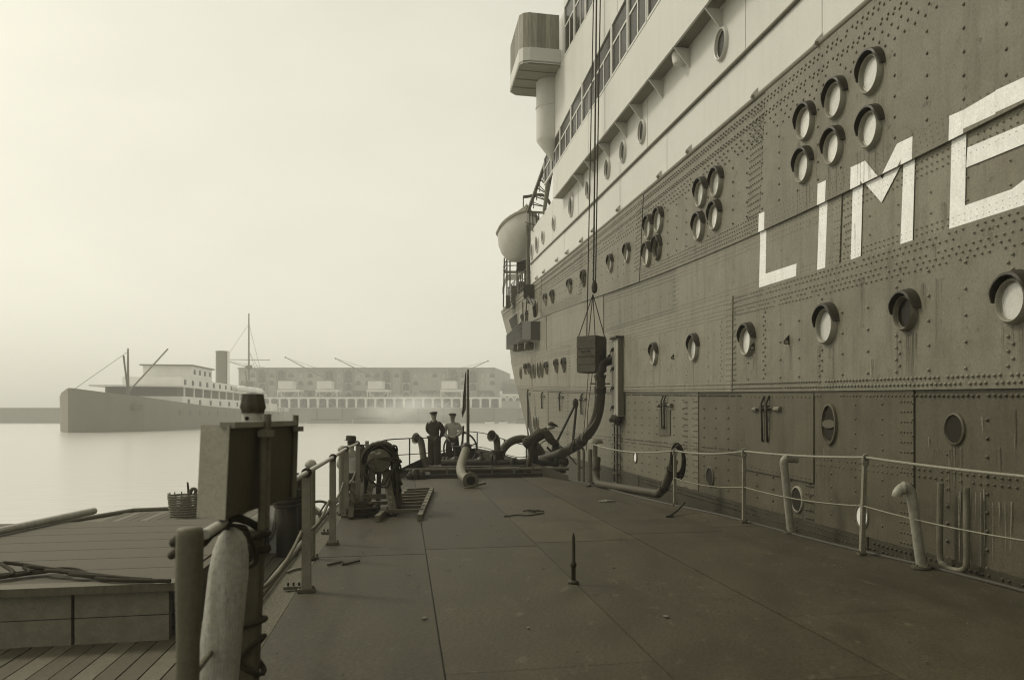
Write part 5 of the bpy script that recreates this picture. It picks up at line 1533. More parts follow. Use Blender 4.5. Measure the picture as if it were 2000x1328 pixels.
for i in range(len(prof) - 1):
    for j in range(nn): fs.append((i * nn + j, i * nn + (j + 1) % nn, (i + 1) * nn + (j + 1) % nn, (i + 1) * nn + j))
b.add(vs, fs); b.build('cap', mat('lantern_iron', .05, .45, .3, 8, .2), LN, smooth=40)
MB().lathe([(.012, 0), (.012, .004)], Matrix.Translation((-.010, -20 * k, 15 * k)) @ Matrix.Rotation(pi / 2, 4, 'X'), 10).build('vent_hole', M_HOLE, LN)
MB().box((0, 0, -.02), (46 * k, 46 * k, .045)).build('base', M_GALV, LN)

# ---- the lighter moored on the left ---------------------------------------------------------------
LT = thing('moored_lighter', 'old wooden lighter moored along the left side of the barge', 'boat')
LZ = .36
lt = [(-6, -1.5), (19.5, -1.5), (22.6, -2.2), (23.4, -4.2), (22.9, -6.4), (20, -7.4), (-6, -7.6)]
n = len(lt)
b = MB(); b.add([BP(s, w, -.6) for s, w in lt] + [BP(s, w, LZ - .03) for s, w in lt], [tuple(range(n - 1, -1, -1)), tuple(range(n, 2 * n))] + [(i, (i + 1) % n, n + (i + 1) % n, n + i) for i in range(n)]); b.build('hull', M_WOOD_DK, LT)
rq = random.Random(12)
for i in range(31):
    w0 = -1.5 - i * .19
    s1 = 19.4 if i < 3 else 22.4 if i < 26 else 20.5
    MB().hexa([BP(-6, w0 - .008, LZ - .03), BP(s1, w0 - .008, LZ - .03), BP(s1, w0 - .182, LZ - .03), BP(-6, w0 - .182, LZ - .03)], [BP(-6, w0 - .008, LZ + rq.uniform(0, .01)), BP(s1, w0 - .008, LZ), BP(s1, w0 - .182, LZ), BP(-6, w0 - .182, LZ + rq.uniform(0, .01))]).build('deck_plank', M_WOOD_MID if i % 3 else M_WOOD_DK, LT)
b = MB(); b.tube([BP(s, w, LZ + .0) for s, w in lt[:-1]], .06, 8); b.build('rubbing_strake', M_WOOD_DK, LT, smooth=50)
HC = thing('hatch_coaming', 'pale planked hatch coaming of the lighter marked with a dark letter', 'hatch')
def lbox(s0, s1, w0, w1, z0, z1, m, name, parent):
    return MB().hexa([BP(s0, w0, z0), BP(s1, w0, z0), BP(s1, w1, z0), BP(s0, w1, z0)], [BP(s0, w0, z1), BP(s1, w0, z1), BP(s1, w1, z1), BP(s0, w1, z1)]).build(name, m, parent)
for k, (z0_, z1_, m) in enumerate(((.36, .62, M_GALV), (.63, .88, M_GALV))):
    for j in range(5):
        lbox(9.6, 9.72, -2.35 - j * .9, -3.22 - j * .9, z0_, z1_, m, 'board', HC)
lbox(9.5, 9.76, -2.2, -7.0, .88, .96, M_WOOD_DK, 'cap_rail', HC)
lbox(9.72, 15.5, -2.2, -2.3, .36, .94, M_WOOD_MID, 'side_board', HC)
for j in range(7): lbox(9.78 + j * .8, 10.56 + j * .8, -2.32, -6.9, .90, .95, M_WOOD_MID, 'hatch_cover', HC)
pc = at(408, 1121, 9.5); s_, w_ = sw(pc)
b = MB(); b.tube([BP(9.585, w_ + .085 * cos(a) * 1.0, .60 + .14 * sin(a)) for a in np.linspace(radians(50), radians(310), 14)], .012, 6); b.build('painted_mark', M_IRON, HC, smooth=60)
# white locker, stove pipe, wheel, coils on the lighter
p = dk(529, 1080, LZ); s_, w_ = sw(p)
WL = thing('white_locker', 'white painted locker standing on the lighter beside the barge edge', 'locker')
lbox(s_, s_ + .5, w_ + .15, w_ - .16, LZ, LZ + .80, M_FARWHITE, 'cabinet', WL)
lbox(s_ - .02, s_ + .52, w_ + .17, w_ - .18, LZ + .80, LZ + .84, M_WOOD_MID, 'lid', WL)
b = MB(); b.tube(bez([BP(s_ - .04, w_ + .12, LZ + .95), BP(s_ - .05, w_ + .04, LZ + .35), BP(s_ - .05, w_ - .06, LZ + .3), BP(s_ - .04, w_ - .14, LZ + .9)], 24), .03, 8); tag(b.build('hanging_rope', M_ROPE, smooth=60), 'pale loop of rope hanging over the front of the white locker', 'rope')
for k, (px, py, h, r_, lab) in enumerate(((561, 1085, 1.35, .17, 'thick dark bollard on the lighter just beyond the white locker'), (583, 1068, 1.25, .13, 'narrower dark bollard against the barge edge behind the nearest stanchion'))):
    p = dk(px, py, LZ); t = thing('bollard', lab, 'bollard', p, 'dark bollards on the lighter')
    MB().lathe([(r_ * 1.1, 0), (r_, .1), (r_ * .95, h - .15), (r_ * 1.15, h - .12), (r_ * 1.1, h), (.01, h + .03)], None, 14).build('shaft', M_IRON, t, smooth=40)
    for j in range(5): MB().tube([Vector((r_ * 1.12 * cos(a), r_ * 1.12 * sin(a), h * .62 + j * .06 + .02 * sin(a + j))) for a in np.linspace(0, 2 * pi, 16, endpoint=False)], .03, 6, closed=True).build('rope_turn', M_ROPE_DK, t, smooth=60)
def coil(s, w, z, R0, n, label, m, seed):
    r_ = random.Random(seed); b = MB()
    for k in range(n): b.tube([BP(s, w, z + .03 + .04 * k) + Vector((R0 * cos(a) * r_.uniform(.94, 1.05), R0 * sin(a), .015 * sin(3 * a + k))) for a in np.linspace(0, 2 * pi, 20, endpoint=False)], .028, 6, closed=True)
    return tag(b.build('rope_coil', m, smooth=60), label, 'rope coil')
coil(15.8, -2.0, LZ, .33, 8, 'dark rope coil on the lighter under the second left stanchion', M_ROPE_DK, 5)
coil(18.5, -2.3, LZ, .40, 6, 'broad coil of grey rope near the lighter bow', mat('grey_rope2', .10, .9, .3, 25, .5, 120), 6)
t = thing('steering_wheel', 'small spoked wheel lying tilted near the lighter bow', 'wheel')
c = at(624, 1001, 19.5); Mw = Matrix.Translation(c) @ Matrix.Rotation(.9, 4, 'X') @ Matrix.Rotation(.3, 4, 'Y')
MB().tube([Mw @ Vector((.30 * cos(a), .30 * sin(a), 0)) for a in np.linspace(0, 2 * pi, 24, endpoint=False)], .03, 8, closed=True).build('rim', M_WOOD_MID, t, smooth=60)
for k in range(5): a = k * 1.257; MB().tube([Mw @ Vector((0, 0, 0)), Mw @ Vector((.3 * cos(a), .3 * sin(a), 0))], .02, 6).build('spoke', M_WOOD_MID, t, smooth=60)
MB().tube([c, Vector((c.x, c.y + .1, LZ))], .05, 8).build('pedestal', M_IRON, t, smooth=60)
# long spars lying on the lighter
t = thing('spare_spar', 'pale wooden spar lying on the lighter hatch covers', 'spar')
MB().tube([BP(10.2, -6.2, LZ + .65), BP(16.4, -5.2, LZ + .66)], [.05, .06], 8).build('pole', M_WOOD_PALE, t, smooth=60)
MB().lathe([(.075, -.06), (.075, .06)], Matrix.Translation(BP(13, -5.75, LZ + .655)) @ Matrix.Rotation(pi / 2, 4, 'X'), 10).build('iron_band', M_IRON, t)
# sacks, barrels and loose gear on the hatch and the deck
rt = random.Random(44)
b = MB()
for k in range(5):
    b.tube(bez([BP(9.45 + .1 * k, -2.3 - .2 * k, LZ + .63), BP(9.7 + .2 * k, -3.0 - .3 * k, LZ + .63 + .02 * k), BP(10.4 - .1 * k, -3.6 - .1 * k, LZ + .64), BP(9.9, -4.6 - .2 * k, LZ + .63), BP(11, -5.4, LZ + .63)], 30), .022, 6)
tag(b.build('loose_rope', M_ROPE_DK, smooth=60), 'tangle of dark rope trailing across the front of the hatch', 'rope')
t = thing('loose_plank', 'loose dark plank lying askew on the lighter deck before the hatch', 'plank')
MB().beam(BP(6.2, -2.2, LZ + .04), BP(8.9, -4.6, LZ + .05), .2, .04).build('board', M_WOOD_DK, t)
coil(11.2, -6.2, LZ + .6, .34, 7, 'dark coil of rope lying on the hatch covers at the far left', M_ROPE_DK, 8)
# wicker fender basket with things in it
p = dk(362, 1008, LZ); s_, w_ = sw(p)
BK = thing('wicker_basket', 'round wicker basket on the far side of the lighter at the left', 'basket', p)
b = MB(); nn = 28
for k in range(9):
    z = .03 + .055 * k; R0 = .30 + .05 * k / 9
    b.tube([Vector(((R0 + .012 * ((j + k) % 2)) * cos(2 * pi * j / nn), (R0 + .012 * ((j + k) % 2)) * sin(2 * pi * j / nn), z)) for j in range(nn)], .026, 5, closed=True)
b.build('weave', M_BASKET, BK, smooth=60)
for j in range(14): a = 2 * pi * j / 14; MB().tube([Vector((.3 * cos(a), .3 * sin(a), 0)), Vector((.355 * cos(a), .355 * sin(a), .54))], .014, 5).build('stake', M_BASKET, BK)
MB().tube([Vector((.12, 0, .1)), Vector((.05, 0, .78))], [.05, .02], 8).build('handle', M_WOOD_MID, BK, smooth=60)
t = tag(MB().tube(bez([p + Vector((.1, 0, .5)), p + Vector((.16, 0, .62)), p + Vector((.24, 0, .6)), p + Vector((.22, 0, .5))], 14), .04, 8).build('tool_hook', M_WOOD_MID, smooth=60), 'curved wooden hook sticking out of the wicker basket', 'hook')

# ---- people -----------------------------------------------------------------------------------
def skin(name, V, E, m, parent, root, sub=2):
    keys = list(V); me = bpy.data.meshes.new(name)
    me.from_pydata([V[k][0] for k in keys], [(keys.index(a), keys.index(c)) for a, c in E], [])
    o = bpy.data.objects.new(name, me); COL.objects.link(o); o.parent = parent
    md = o.modifiers.new('skin', 'SKIN'); md.use_smooth_shade = True; md.branch_smoothing = .6
    sl = me.skin_vertices[0].data
    for i, k in enumerate(keys):
        r = V[k][1]; sl[i].radius = r if isinstance(r, tuple) else (r, r); sl[i].use_root = (k == root)
    sb = o.modifiers.new('sub', 'SUBSURF'); sb.levels = sub; sb.render_levels = sub
    me.materials.append(m)
    return o
def person(label, loc, yaw, pose, cloth, legs, hat='cap', hatm=M_CLOTH_DK, light=False, h=1.74, bulk=1.0):
    """a figure on its skeleton: joints are given in metres, x right, y front, z up"""
    M = Matrix.Translation(loc) @ Matrix.Rotation(yaw, 4, 'Z') @ Matrix.Scale(h / 1.74, 4)
    t = thing('person', label, 'person', M=M)
    J = {k: Vector(v) for k, v in pose.items()}
    hd = (J['head'] - J['neck']).normalized(); fw = J['face'].normalized(); rt = fw.cross(hd).normalized()
    Hc = J['head']
    B = {'pelvis': (J['pelvis'], (.13, .10)), 'waist': (J['pelvis'].lerp(J['chest'], .5), (.12, .09)), 'chest': (J['chest'], (.15, .11)), 'neckb': (J['neck'] - hd * .05, (.07, .06)), 'neck': (J['neck'], .068), 'jaw': (Hc - hd * .065 + fw * .02, (.084, .088)), 'skull': (Hc + hd * .03, (.098, .115)), 'crown': (Hc + hd * .11, (.085, .095)),
         'nose': (Hc + fw * .125 - hd * .012, .013)}
    E = [('pelvis', 'waist'), ('waist', 'chest'), ('chest', 'neckb'), ('neckb', 'neck'), ('neck', 'jaw'), ('jaw', 'skull'), ('skull', 'crown'), ('skull', 'nose')]
    for sd, sg in (('l', -1), ('r', 1)):
        B['ear' + sd] = (Hc + rt * sg * .088 - fw * .01, .014); E.append(('skull', 'ear' + sd))
        B['sh' + sd] = (J['sh' + sd], .06); B['el' + sd] = (J['el' + sd], .042); B['wr' + sd] = (J['wr' + sd], .030)
        E += [('chest', 'sh' + sd), ('sh' + sd, 'el' + sd), ('el' + sd, 'wr' + sd)]
        hv = (J['wr' + sd] - J['el' + sd]).normalized(); pv = J.get('pv' + sd, Vector((0, 1, 0)))
        sx = hv.cross(pv).normalized(); px_ = sx.cross(hv).normalized()
        B['pm' + sd] = (J['wr' + sd] + hv * .06, (.040, .022)); E.append(('wr' + sd, 'pm' + sd))
        for fi, (o_, ln_) in enumerate(((-.030, .075), (-.010, .088), (.011, .082), (.031, .066))):
            k1, k2 = f'f{fi}a{sd}', f'f{fi}b{sd}'
            B[k1] = (J['wr' + sd] + hv * (.10 + ln_ * .45) + sx * o_ + px_ * .012, .0095); B[k2] = (J['wr' + sd] + hv * (.10 + ln_ * .8) + sx * o_ * 1.05 + px_ * .04, .008)
            E += [('pm' + sd, k1), (k1, k2)]
        B['th' + sd] = (J['wr' + sd] + hv * .075 + sx * (-.055) + px_ * .02, .011); E.append(('pm' + sd, 'th' + sd))
        B['hip' + sd] = (J['hip' + sd], .09); B['kn' + sd] = (J['kn' + sd], .055); B['an' + sd] = (J['an' + sd], .036); B['toe' + sd] = (J['an' + sd] + J.get('ft', Vector((0, 1, 0))) * .15 + Vector((0, 0, -.045)), (.04, .028))
        E += [('pelvis', 'hip' + sd), ('hip' + sd, 'kn' + sd), ('kn' + sd, 'an' + sd), ('an' + sd, 'toe' + sd)]
    skin('body', B, E, M_SKIN, t, 'pelvis')
    # clothes: jacket, trousers, boots, hat
    C = {'hem': (J['pelvis'] + (J['pelvis'] - J['chest']).normalized() * .27, (.205, .165)), 'waist': (J['pelvis'].lerp(J['chest'], .45), (.175, .125)), 'chest': (J['chest'], (.20, .15)), 'col': (J['neck'] - hd * .035, (.085, .08))}
    E = [('hem', 'waist'), ('waist', 'chest'), ('chest', 'col')]
    for sd in 'lr':
        C['sh' + sd] = (J['sh' + sd], .082); C['el' + sd] = (J['el' + sd], .075); C['wr' + sd] = (J['wr' + sd] - (J['wr' + sd] - J['el' + sd]).normalized() * .01, .052)
        C['um' + sd] = (J['sh' + sd].lerp(J['el' + sd], .5), .088)
        E += [('chest', 'sh' + sd), ('sh' + sd, 'um' + sd), ('um' + sd, 'el' + sd), ('el' + sd, 'wr' + sd)]
    C = {k: (v[0], tuple(q * bulk for q in v[1]) if isinstance(v[1], tuple) else v[1] * bulk) for k, v in C.items()}
    skin('jacket', C, E, cloth, t, 'waist')
    T = {'pelvis': (J['pelvis'], (.16, .125))}; E = []
    for sd in 'lr':
        T['hip' + sd] = (J['hip' + sd], .112); T['md' + sd] = (J['hip' + sd].lerp(J['kn' + sd], .5), .120); T['kn' + sd] = (J['kn' + sd], .105); T['ca' + sd] = (J['kn' + sd].lerp(J['an' + sd], .5), .10); T['an' + sd] = (J['an' + sd], .092)
        E += [('pelvis', 'hip' + sd), ('hip' + sd, 'md' + sd), ('md' + sd, 'kn' + sd), ('kn' + sd, 'ca' + sd), ('ca' + sd, 'an' + sd)]
        F = {'heel': (J['an' + sd] + Vector((0, 0, -.02)) - J.get('ft', Vector((0, 1, 0))) * .03, (.05, .05)), 'toe': (J['an' + sd] + J.get('ft', Vector((0, 1, 0))) * .17 + Vector((0, 0, -.045)), (.052, .034))}
        skin('boot', F, [('heel', 'toe')], M_IRON, t, 'heel')
    skin('trousers', T, E, legs, t, 'pelvis')
    R3 = Matrix((rt, fw, hd)).transposed().to_4x4()
    Mh = Matrix.Translation(Hc + hd * .05) @ R3
    b = MB()
    if hat == 'cap':
        b.lathe([(.104, .0), (.118, .015), (.124, .032), (.10, .056), (.05, .066), (.001, .068)], Mh @ Matrix.Diagonal((1, 1.12, 1, 1)), 18)
        b.add([Mh @ Vector((x, y, z)) for x, y, z in [(-.07, .09, .012), (.07, .09, .012), (.055, .165, -.004), (-.055, .165, -.004), (-.07, .09, .026), (.07, .09, .026), (.055, .165, .008), (-.055, .165, .008)]], [(3, 2, 1, 0), (4, 5, 6, 7), (0, 1, 5, 4), (1, 2, 6, 5), (2, 3, 7, 6), (3, 0, 4, 7)])
    else:
        b.lathe([(.145, .012), (.15, .02), (.11, .03), (.112, .06), (.105, .12), (.085, .135), (.05, .125), (.001, .128)], Mh @ Matrix.Diagonal((1, 1.15, 1, 1)), 20)
        b.lathe([(.145, .012), (.10, .015)], Mh @ Matrix.Diagonal((1, 1.15, 1, 1)), 20, cap=False)
    b.build('hat' if hat != 'cap' else 'cap', hatm, t, smooth=50)
    b = MB(); b.ball(Hc + hd * .035 - fw * .025, .094, 12, (1.0, 1.0, .9)); b.build('hair', M_CLOTH_DK, t, smooth=60)
    for sg in (-1, 1): MB().ball(Hc + fw * .098 + rt * sg * .034 + hd * .015, .013, 6).build('eye', M_HOLE, t, smooth=60)
    return t
def stand(hands='back', spread=.1, turn=(0, 1, 0)):
    P = dict(pelvis=(0, 0, .93), chest=(0, .01, 1.27), neck=(0, .01, 1.47), head=(0, .035, 1.59), face=turn,
             shl=(-.172, 0, 1.385), shr=(.172, 0, 1.385), hipl=(-.09, 0, .88), hipr=(.09, 0, .88), knl=(-spread, .03, .49), knr=(spread, .02, .49), anl=(-spread - .01, -.01, .085), anr=(spread + .01, -.02, .085))
    if hands == 'back': P.update(ell=(-.255, -.09, 1.11), elr=(.25, -.10, 1.13), wrl=(-.13, -.19, .93), wrr=(.11, -.20, .97), pvl=(0, -1, 0), pvr=(0, -1, 0))
    elif hands == 'front': P.update(ell=(-.27, -.03, 1.12), elr=(.26, -.02, 1.11), wrl=(-.14, .20, 1.00), wrr=(.16, .16, .93), pvl=(1, 0, 0), pvr=(-1, 0, 0))
    elif hands == 'side': P.update(ell=(-.26, -.02, 1.12), elr=(.26, -.02, 1.12), wrl=(-.25, .06, .86), wrr=(.25, .06, .86), pvl=(1, 0, 0), pvr=(-1, 0, 0))
    return P
pz = lambda p, z: Vector((p.x, p.y, z))
person('man in a cap and dark work clothes, hands behind his back, left of the pair', pz(at(848, 900, 27.4), DECK), radians(168), stand('back', .09, (-.35, .94, 0)), M_CLOTH_DK, M_CLOTH_DK, h=1.82, bulk=1.08)
person('man in a cap and light jacket standing before the spoked wheel', pz(at(884, 900, 27.7), DECK), radians(188), stand('front', .12, (.15, .99, 0)), M_CLOTH_LT, M_CLOTH_DK, h=1.77)
bent = dict(pelvis=(0, -.06, .90), chest=(0, .27, 1.13), neck=(0, .42, 1.24), head=(0, .61, 1.23), face=(0, .62, -.6),
            shl=(-.18, .34, 1.17), shr=(.18, .34, 1.17), ell=(-.23, .50, .90), elr=(.24, .52, .88), wrl=(-.10, .70, .78), wrr=(.12, .72, .78), pvl=(0, 0, -1), pvr=(0, 0, -1),
            hipl=(-.09, -.06, .86), hipr=(.09, -.06, .86), knl=(-.10, .06, .48), knr=(.11, -.02, .47), anl=(-.11, .04, .085), anr=(.12, -.16, .085))
bent['head'] = (0, .51, 1.31); bent['face'] = (0, .9, -.45)
person('man in dark overalls bending over the hose beside the liner', pz(at(1041, 905, 25.0), DECK - .0), radians(-84), bent, M_CLOTH_DK, M_CLOTH_DK, h=1.80, bulk=1.5)
person('man in a brimmed hat seen from behind beyond the left rail', pz(at(686, 900, 20.0), LZ), radians(20), stand('front', .1, (-.3, .95, 0)), M_CLOTH_LT, M_CLOTH_DK, hat='brim', hatm=M_CLOTH_DK, h=1.80)

# ================================================================== THE FAR SIDE OF THE DOCK
def share(o, M, parent=None):
    c = o.copy(); COL.objects.link(c); c.matrix_basis = M
    if parent is not None: c.parent = parent
    return c
# quay wall with coping and timber fenders
QW = thing('quay_wall', 'pale stone quay wall along the far side of the dock', 'wall')
MB().box((0, QY + 1.5, 2.2), (1290, 3, 6.4)).build('wall_face', M_STONE, QW)
MB().box((0, QY + 1.4, 5.53), (1290, 3.4, .22)).build('coping', mat('quay_coping', .30, .9, .15, .3, 0), QW)
f0 = MB().box((0, 0, 0), (.35, .3, 5.2)).build('fender_pile', M_WOOD_DK, QW)
xs_ = [-132 + k * 9.3 for k in range(14)]
f0.matrix_basis = Matrix.Translation((xs_[0], QY - .16, 2.7))
for x in xs_[1:]: share(f0, Matrix.Translation((x, QY - .16, 2.7)), QW)
# transit shed: white arcade of square openings
def fx(px, y): return (px - PX0) / FPX * y
def fz(py, y): return EYE - (py - PY0) / FPX * y
AY = QY + 6
SHD = thing('transit_shed', 'long low transit shed with a white colonnade along the far quay', 'shed')
za, zb_ = 5.4, fz(776, AY)
x0, x1 = fx(478, AY), fx(976, AY)
pr = MB(); pr.box((0, 0, (za + zb_) / 2 - .3), (.72, .6, zb_ - za - .5)); pr.add([(-.36, -.3, zb_ - 1.0), (-.36, .3, zb_ - 1.0), (-.75, -.3, zb_ - .55), (-.75, .3, zb_ - .55), (-.36, -.3, zb_ - .55), (-.36, .3, zb_ - .55)], [(0, 2, 4), (1, 5, 3), (0, 1, 3, 2)])
pr.add([(.36, -.3, zb_ - 1.0), (.36, .3, zb_ - 1.0), (.75, -.3, zb_ - .55), (.75, .3, zb_ - .55), (.36, -.3, zb_ - .55), (.36, .3, zb_ - .55)], [(0, 4, 2), (1, 3, 5), (0, 2, 3, 1)])
p0 = pr.build('pillar', M_FARWHITE, SHD)
n = int((x1 - x0) / 3.58) + 1
p0.matrix_basis = Matrix.Translation((x1, AY, 0))
for k in range(1, n): share(p0, Matrix.Translation((x1 - k * 3.58, AY, 0)), SHD)
MB().box(((x0 + x1) / 2, AY - .1, zb_ - .22), (x1 - x0 + 1, .9, .6)).build('white_beam', M_FARWHITE, SHD)
MB().box(((x0 + x1) / 2, AY + 6, zb_ + .2), (x1 - x0 + 1, 12, .24)).build('roof_deck', M_SLATE, SHD)
MB().box(((x0 + x1) / 2, AY + 11, (za + zb_) / 2), (x1 - x0, .5, zb_ - za)).build('back_wall', M_BRICK, SHD)
rq = random.Random(31)
for k in range(n - 1):
    if rq.random() < .6:
        c = MB(); cx = x1 - (k + .5) * 3.58 + rq.uniform(-.6, .6)
        for q in range(4): c.ball((cx + rq.uniform(-.9, .9), AY + 3 + rq.random(), za + rq.uniform(0, .9)), rq.uniform(.4, .9), 7, (1.3, 1, .8))
        tag(c.build('cargo_heap', M_CARGO if k % 2 else M_WOOD_MID, smooth=60), 'heap of sacked cargo in the open arcade of the far transit shed', 'cargo', 'cargo heaps under the far colonnade')
# the big warehouse
WY = QY + 25
WH = thing('warehouse', 'long brick dock warehouse with arched loading doors, faded by haze', 'warehouse')
wx0, wx1 = fx(466, WY), fx(966, WY); wx2 = fx(985, WY + 16)
zt = fz(718, WY)
b = MB(); b.add([(wx0, WY, 5.3), (wx1, WY, 5.3), (wx2, WY + 16, 5.3), (wx2, WY + 40, 5.3), (wx0, WY + 40, 5.3), (wx0, WY, zt), (wx1, WY, zt), (wx2, WY + 16, zt - .6), (wx2, WY + 40, zt - .6), (wx0, WY + 40, zt)],
      [(0, 1, 6, 5), (1, 2, 7, 6), (2, 3, 8, 7), (3, 4, 9, 8), (4, 0, 5, 9), (5, 6, 7, 8, 9)])
b.build('wall', M_BRICK, WH)
b = MB(); b.box(((wx0 + wx1) / 2, WY - .05, zt - .25), (wx1 - wx0 + .6, .7, .5)); b.box(((wx0 + wx1) / 2, WY - .02, zt - 1.5), (wx1 - wx0 + .3, .4, .25)); b.build('cornice', M_BRICK2, WH)
cols_ = [475 + 18.72 * k for k in range(27)]
arch = {2, 4, 9, 11, 15, 17, 22, 24}
pil = MB().box((0, 0, (5.3 + zt) / 2), (.55, .5, zt - 5.3 - .5)).build('pilaster', M_BRICK2, WH)
first = True
for k in sorted(arch):
    for dx in (-9.4, 9.4):
        M = Matrix.Translation((fx(cols_[k] + dx, WY), WY - .1, 0))
        if first: pil.matrix_basis = M; first = False
        else: share(pil, M, WH)
def archpoly(w, h, n=8): return [(-w / 2, 0), (w / 2, 0)] + [(w / 2 * cos(a), h - w / 2 + w / 2 * sin(a)) for a in np.linspace(0, pi, n)]
Rx = Matrix.Rotation(pi / 2, 4, 'X')
def win_proto(name, w, h, glass):
    f = MB(); f.prism(archpoly(w + .5, h + .3), -.02, .14, Rx @ Matrix.Rotation(0, 4, 'X')); o = f.build(name, M_BRICK2)
    p = MB(); p.prism(archpoly(w, h), .10, .17, Rx); q = p.build('pane', glass, o)
    g = MB()
    for x in (-w / 6, w / 6): g.box((x, -.19, h * .45), (.10, .05, h * .9))
    for z in (.3, .6): g.box((0, -.19, h * z), (w * .95, .05, .10))
    g.build('glazing_bar', M_BRICK2, o)
    return o
sm = win_proto('window', 1.7, 1.5, M_WINDOW); sm2 = win_proto('window', 1.7, 1.5, M_WINPALE)
lg = win_proto('arched_door', 2.6, 4.9, M_WINDOW)
dr = win_proto('loading_door', 2.2, 2.6, M_HOLE)
sm.parent = sm2.parent = lg.parent = dr.parent = WH
used = set()
def place(o, px, py):
    M = Matrix.Translation((fx(px, WY), WY, fz(py, WY)))
    if o.name not in used: used.add(o.name); o.matrix_basis = M; return o
    c = copy_tree(o, WH); c.matrix_basis = M; return c
for k, x in enumerate(cols_):
    if k in arch:
        place(lg, x, 747); place(dr, x, 762)
        if k % 2: place(dr, x, 780)
    else:
        r_ = rq.random()
        place(sm if r_ > .35 else sm2, x, 737); place(sm if rq.random() > .3 else sm2, x, 752); place(sm if rq.random() > .4 else sm2, x, 774)
for k in (0, 5, 7, 12, 14, 19, 21, 25):                     # canopies over the loading stages
    MB().box((fx(cols_[k], WY) + 1.2, WY - 1.2, fz(764, WY)), (6.2, 2.4, .5)).build('canopy', M_SLATE, WH)
# travelling cranes
def crane(px, jib_px, jib_py, label):
    cy = QY + 14; t = thing('quay_crane', label, 'crane', (fx(px, cy), cy, 5.4), 'cranes on the far quay')
    w = 28 * cy / FPX; z0_, z1_ = fz(760, cy) - 5.4, fz(744, cy) - 5.4
    MB().box((0, 0, (z0_ + z1_) / 2), (w, 4, z1_ - z0_)).build('cabin', M_FARWHITE, t)
    MB().box((0, 0, z1_ + .12), (w + .5, 4.4, .24)).build('cabin_roof', M_SLATE, t)
    MB().box((1.2, 0, z0_ - .7), (w + 3.2, 4.6, .8)).build('platform', M_FARWHITE, t)
    lg_ = MB().box((0, 0, (z0_ - 1) / 2), (.35, .35, z0_ - 1)).build('leg', M_FARWHITE, t)
    pts = [(-w / 2 - .2, -2), (w / 2 + 2.2, -2), (-w / 2 - .2, 2), (w / 2 + 2.2, 2)]
    lg_.matrix_basis = Matrix.Translation((*pts[0], 0))
    for p in pts[1:]: share(lg_, Matrix.Translation((*p, 0)), t)
    b = MB(); b.beam((-w / 2, -2, 0.2), (w / 2 + 2, -2, z0_ - 1), .18); b.beam((w / 2 + 2, -2, .2), (-w / 2, -2, z0_ - 1), .18); b.build('brace', M_FARWHITE, t)
    tip = Vector((fx(jib_px, cy) - fx(px, cy), -3, fz(jib_py, cy) - 5.4)); ft = Vector(((1 if tip.x < 0 else -1) * 1.5, -1, z1_ + .2))
    j = MB()
    for o_ in (-.35, .35): j.tube([ft + Vector((o_, 0, 0)), tip], .13, 5)
    for k in range(1, 8):
        p = ft.lerp(tip, k / 8); j.tube([p + Vector((-.35 * (1 - k / 8), 0, 0)), ft.lerp(tip, (k + .7) / 8) + Vector((.3 * (1 - k / 8), 0, 0))], .06, 4)
    j.tube([ft + Vector((0, 0, 3.2)), tip], .06, 4); j.tube([ft + Vector((.3, 0, 0)), ft + Vector((0, 0, 3.2))], .12, 5)
    j.ball(tip, .35, 8); j.build('jib', M_SLATE, t)
crane(561, 446, 705, 'white quay crane behind the steamer mast, first from the left')
crane(636, 563, 699, 'white quay crane left of the drifting steam, second from the left')
crane(735, 660, 701, 'white quay crane above the moored flat barge, third from the left')
crane(878, 955, 706, 'white quay crane behind the jack staff with its jib raised to the right')
# little brick office with a white arched parapet
HO = thing('dock_office', 'small brick dock office with white arched parapet at the far quay, by the liner bow', 'building')
oy = QY + 6; ox0, ox1 = fx(977, oy), fx(1018, oy); oz = fz(771, oy)
MB().box(((ox0 + ox1) / 2, oy + 5, (5.4 + oz) / 2), (ox1 - ox0, 10, oz - 5.4)).build('wall', M_BRICK, HO)
MB().box(((ox0 + ox1) / 2, oy - .1, oz - .1), (ox1 - ox0 + .4, .5, .7)).build('parapet', M_FARWHITE, HO)
for x in (ox0 + .3, ox1 - .3):
    MB().box((x, oy - .05, oz + .7), (.9, .9, 1.4)).build('pier_cap', M_FARWHITE, HO); MB().box((x, oy - .2, (5.4 + oz) / 2), (.5, .3, oz - 5.4)).build('pier', M_FARWHITE, HO)
for k in range(3):
    x = ox0 + (ox1 - ox0) * (k + .5) / 3
    M = Matrix.Translation((x, oy - .1, oz - 2.3))
    o = MB().prism(archpoly(2.2, 1.7), 0, .15, M @ Rx).build('arch_surround', M_FARWHITE, HO)
    MB().prism(archpoly(1.6, 1.25), .14, .2, M @ Rx).build('pane', M_WINDOW, o)
b = MB(); b.box(((fx(985, WY) + fx(1060, WY)) / 2, WY + 20, (5.4 + fz(748, WY)) / 2), (fx(1060, WY) - fx(985, WY), 20, fz(748, WY) - 5.4)); sh_ = thing('slate_shed', 'plain grey roofed shed standing behind the small dock office', 'shed'); b.build('wall', M_SLATE, sh_)
b = MB(); xa, xb_ = fx(985, WY), fx(1060, WY); zz = fz(748, WY); b.prism([(0, 0), (10, 2.5), (20, 0)], 0, xb_ - xa, Matrix.Translation((xa, WY + 10, zz)) @ Matrix(((0, 0, 1, 0), (1, 0, 0, 0), (0, 1, 0, 0), (0, 0, 0, 1)))); b.build('roof', M_SLATE, sh_)
